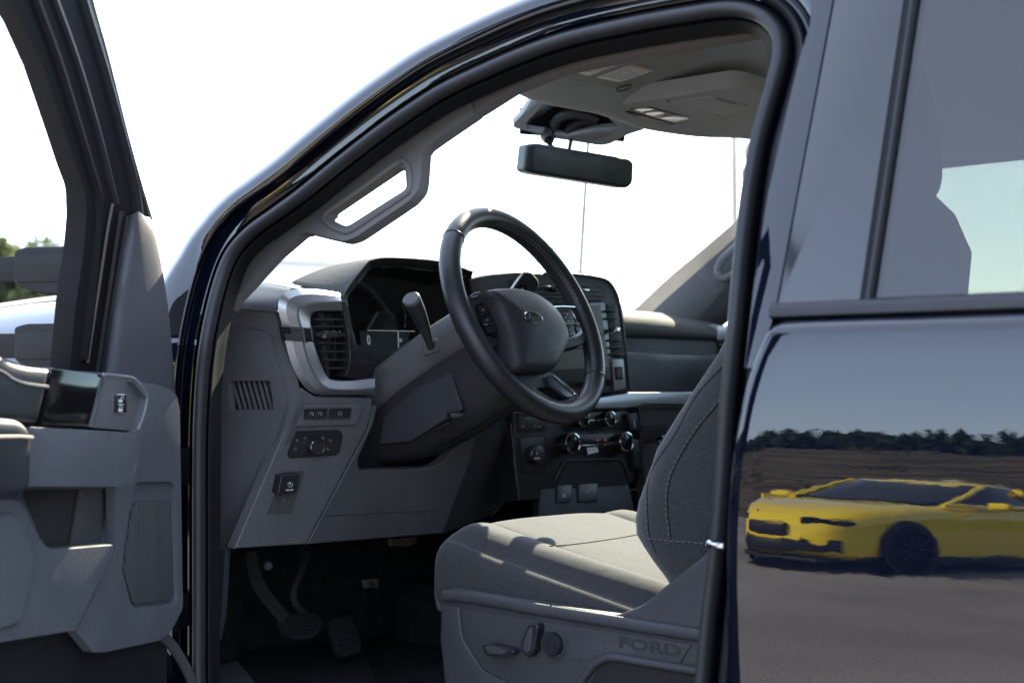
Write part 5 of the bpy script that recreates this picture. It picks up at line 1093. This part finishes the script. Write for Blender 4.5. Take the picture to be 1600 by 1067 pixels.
# ------------------------------------------------------------------ cars across the aisle, seen mirrored in the rear door
def coupe(name, label, N_, head, paint_m, seed=0):
    t = thing(name, label, 'car', (N_[0], N_[1], 0)); t.rotation_euler = (0, 0, head)          # local -x = nose direction reversed: x runs back along the car
    st_ = [(0.0,.60,.36,.52,.66),(.05,.74,.27,.58,.73),(.14,.83,.21,.63,.78),(.3,.90,.18,.68,.85),(.55,.94,.17,.73,.905),(.95,.965,.17,.78,.95),(1.35,.955,.17,.80,.975),(1.75,.945,.17,.82,1.0),(2.4,.945,.17,.84,1.0),(3.0,.955,.17,.87,1.01),(3.6,.975,.17,.90,1.03),(4.1,.965,.2,.92,1.07),(4.55,.90,.26,.90,1.08),(4.74,.82,.34,.80,1.03),(4.79,.7,.42,.68,.92)]
    rows = []
    for x, w_, zb, zs_, z_t in st_:
        half = [(0, zb), (w_ * .8, zb), (w_ * .96, zb + .06), (w_ * .995, zb + (zs_ - zb) * .45), (w_ * .985, zs_ - .06), (w_ * .985, zs_), (w_ * .95, zs_ + (z_t - zs_) * .55), (w_ * .84, z_t - .02), (w_ * .55, z_t), (w_ * .25, z_t + .012), (0, z_t + .015)]
        rows.append([(x, y, z) for y, z in half] + [(x, -y, z) for y, z in half[-2:0:-1]])
    body_ = loft('body', skin(rows, 3), paint_m, t, closed=True, cap=True, smooth=50)
    gh = []
    for x, w_, zb, ztp, wt_ in ((1.85,.70,.99,1.0,.66),(2.1,.76,1.0,1.11,.66),(2.45,.80,1.0,1.26,.63),(2.75,.82,1.0,1.35,.60),(3.1,.82,1.01,1.37,.58),(3.45,.80,1.02,1.33,.56),(3.8,.76,1.04,1.22,.55),(4.15,.70,1.06,1.09,.58)):
        half = [(0, zb - .05), (w_, zb - .02), (w_ * .97, zb + .04), (wt_ + .05, ztp - .03), (wt_ - .04, ztp), (wt_ * .5, ztp + .012), (0, ztp + .016)]
        gh.append([(x, y, z) for y, z in half] + [(x, -y, z) for y, z in half[-2:0:-1]])
    loft('cabin_glass', skin(gh, 3), mat('car_glass', (.01, .012, .013), .03, spec=.6), t, closed=True, cap=True, smooth=60)
    rf = [[(x, y, z) for y, z in ((w_ + .035, zz - .05), (w_ + .012, zz - .004), (w_ * .5, zz + .018), (0, zz + .024), (-w_ * .5, zz + .018), (-w_ - .012, zz - .004), (-w_ - .035, zz - .05))] for x, w_, zz in ((2.64,.60,1.32),(2.8,.575,1.366),(3.1,.56,1.386),(3.45,.54,1.348),(3.78,.53,1.25))]
    loft('roof', skin(rf, 3), paint_m, t, smooth=180)
    for s in (1, -1):
        tube('windscreen_pillar', [(1.88, s * .74, 1.0), (2.26, s * .715, 1.17), (2.68, s * .635, 1.32)], .035, paint_m, t, n=8)
        tube('window_sill', [(1.6, s * .86, .99), (2.5, s * .85, 1.0), (3.6, s * .82, 1.04)], .03, paint_m, t, n=8)
        tube('rear_pillar', [(3.3, s * .66, 1.28), (3.75, s * .72, 1.12), (4.0, s * .74, 1.06)], .06, paint_m, t, n=8)
        box('door_mirror', (2.2, s * 1.05, 1.03), (.12, .2, .12), paint_m, t, bev=.04, seg=3)
        box('headlight', (.20, s * .70, .695), (.26, .40, .075), M_GLOSS, t, rot=Matrix.Rotation(s * -.62, 3, 'Z'), bev=.02)
        box('corner_intake', (.12, s * .62, .37), (.22, .44, .17), M_BLACK, t, rot=Matrix.Rotation(s * -.5, 3, 'Z'), bev=.02)
        for x in (.93, 3.66):
            lathe('wheel_arch', [(.405, 0), (.405, .03), (.33, .032)], (x, s * .945, .36), (0, s, 0), M_BLACK, t, n=36, cap=False)
            wh = lathe('wheel', [(.345, -.12), (.345, .025), (.325, .045), (.27, .048), (.26, .02), (.05, .015), (.01, .02)], (x, s * .945, .345), (0, s, 0), M_RUBBER2, t, n=36)
            for k in range(10):
                a = 2 * math.pi * k / 10; bar('spoke', (x + .05 * math.cos(a), s * .985, .345 + .05 * math.sin(a)), (x + .25 * math.cos(a), s * .99, .345 + .25 * math.sin(a)), .02, .03, M_DARK, wh, up=(0, 1, 0))
    box('grille', (.0, 0, .57), (.14, .98, .17), M_BLACK, t, bev=.03)
    box('lower_intake', (.05, 0, .34), (.16, 1.05, .16), M_BLACK, t, bev=.04)
    box('splitter', (.10, 0, .175), (.30, 1.55, .05), M_BLACK, t, bev=.015)
    box('bumper_bar', (.01, 0, .455), (.11, 1.25, .05), paint_m, t, bev=.03)
    box('side_skirt', (2.3, .93, .2), (2.0, .06, .1), M_BLACK, t, bev=.02); box('side_skirt', (2.3, -.93, .2), (2.0, .06, .1), M_BLACK, t, bev=.02)
    lathe('nose_badge', [(.05, 0), (.05, .006), (.01, .008)], (.10, 0, .785), (-.4, 0, 1), M_CHROME, t, n=16)
    return t
head = math.radians(93)               # the car's length runs this way from its nose
coupe('yellow_coupe', 'bright yellow sports coupe parked across the aisle, mirrored in the rear door', (4.39, 8.97), head, M_CARY)
coupe('dark_coupe', 'dark parked car behind the yellow coupe, mirrored in the rear door', (7.6, 14.6), head + .1, M_CARB)
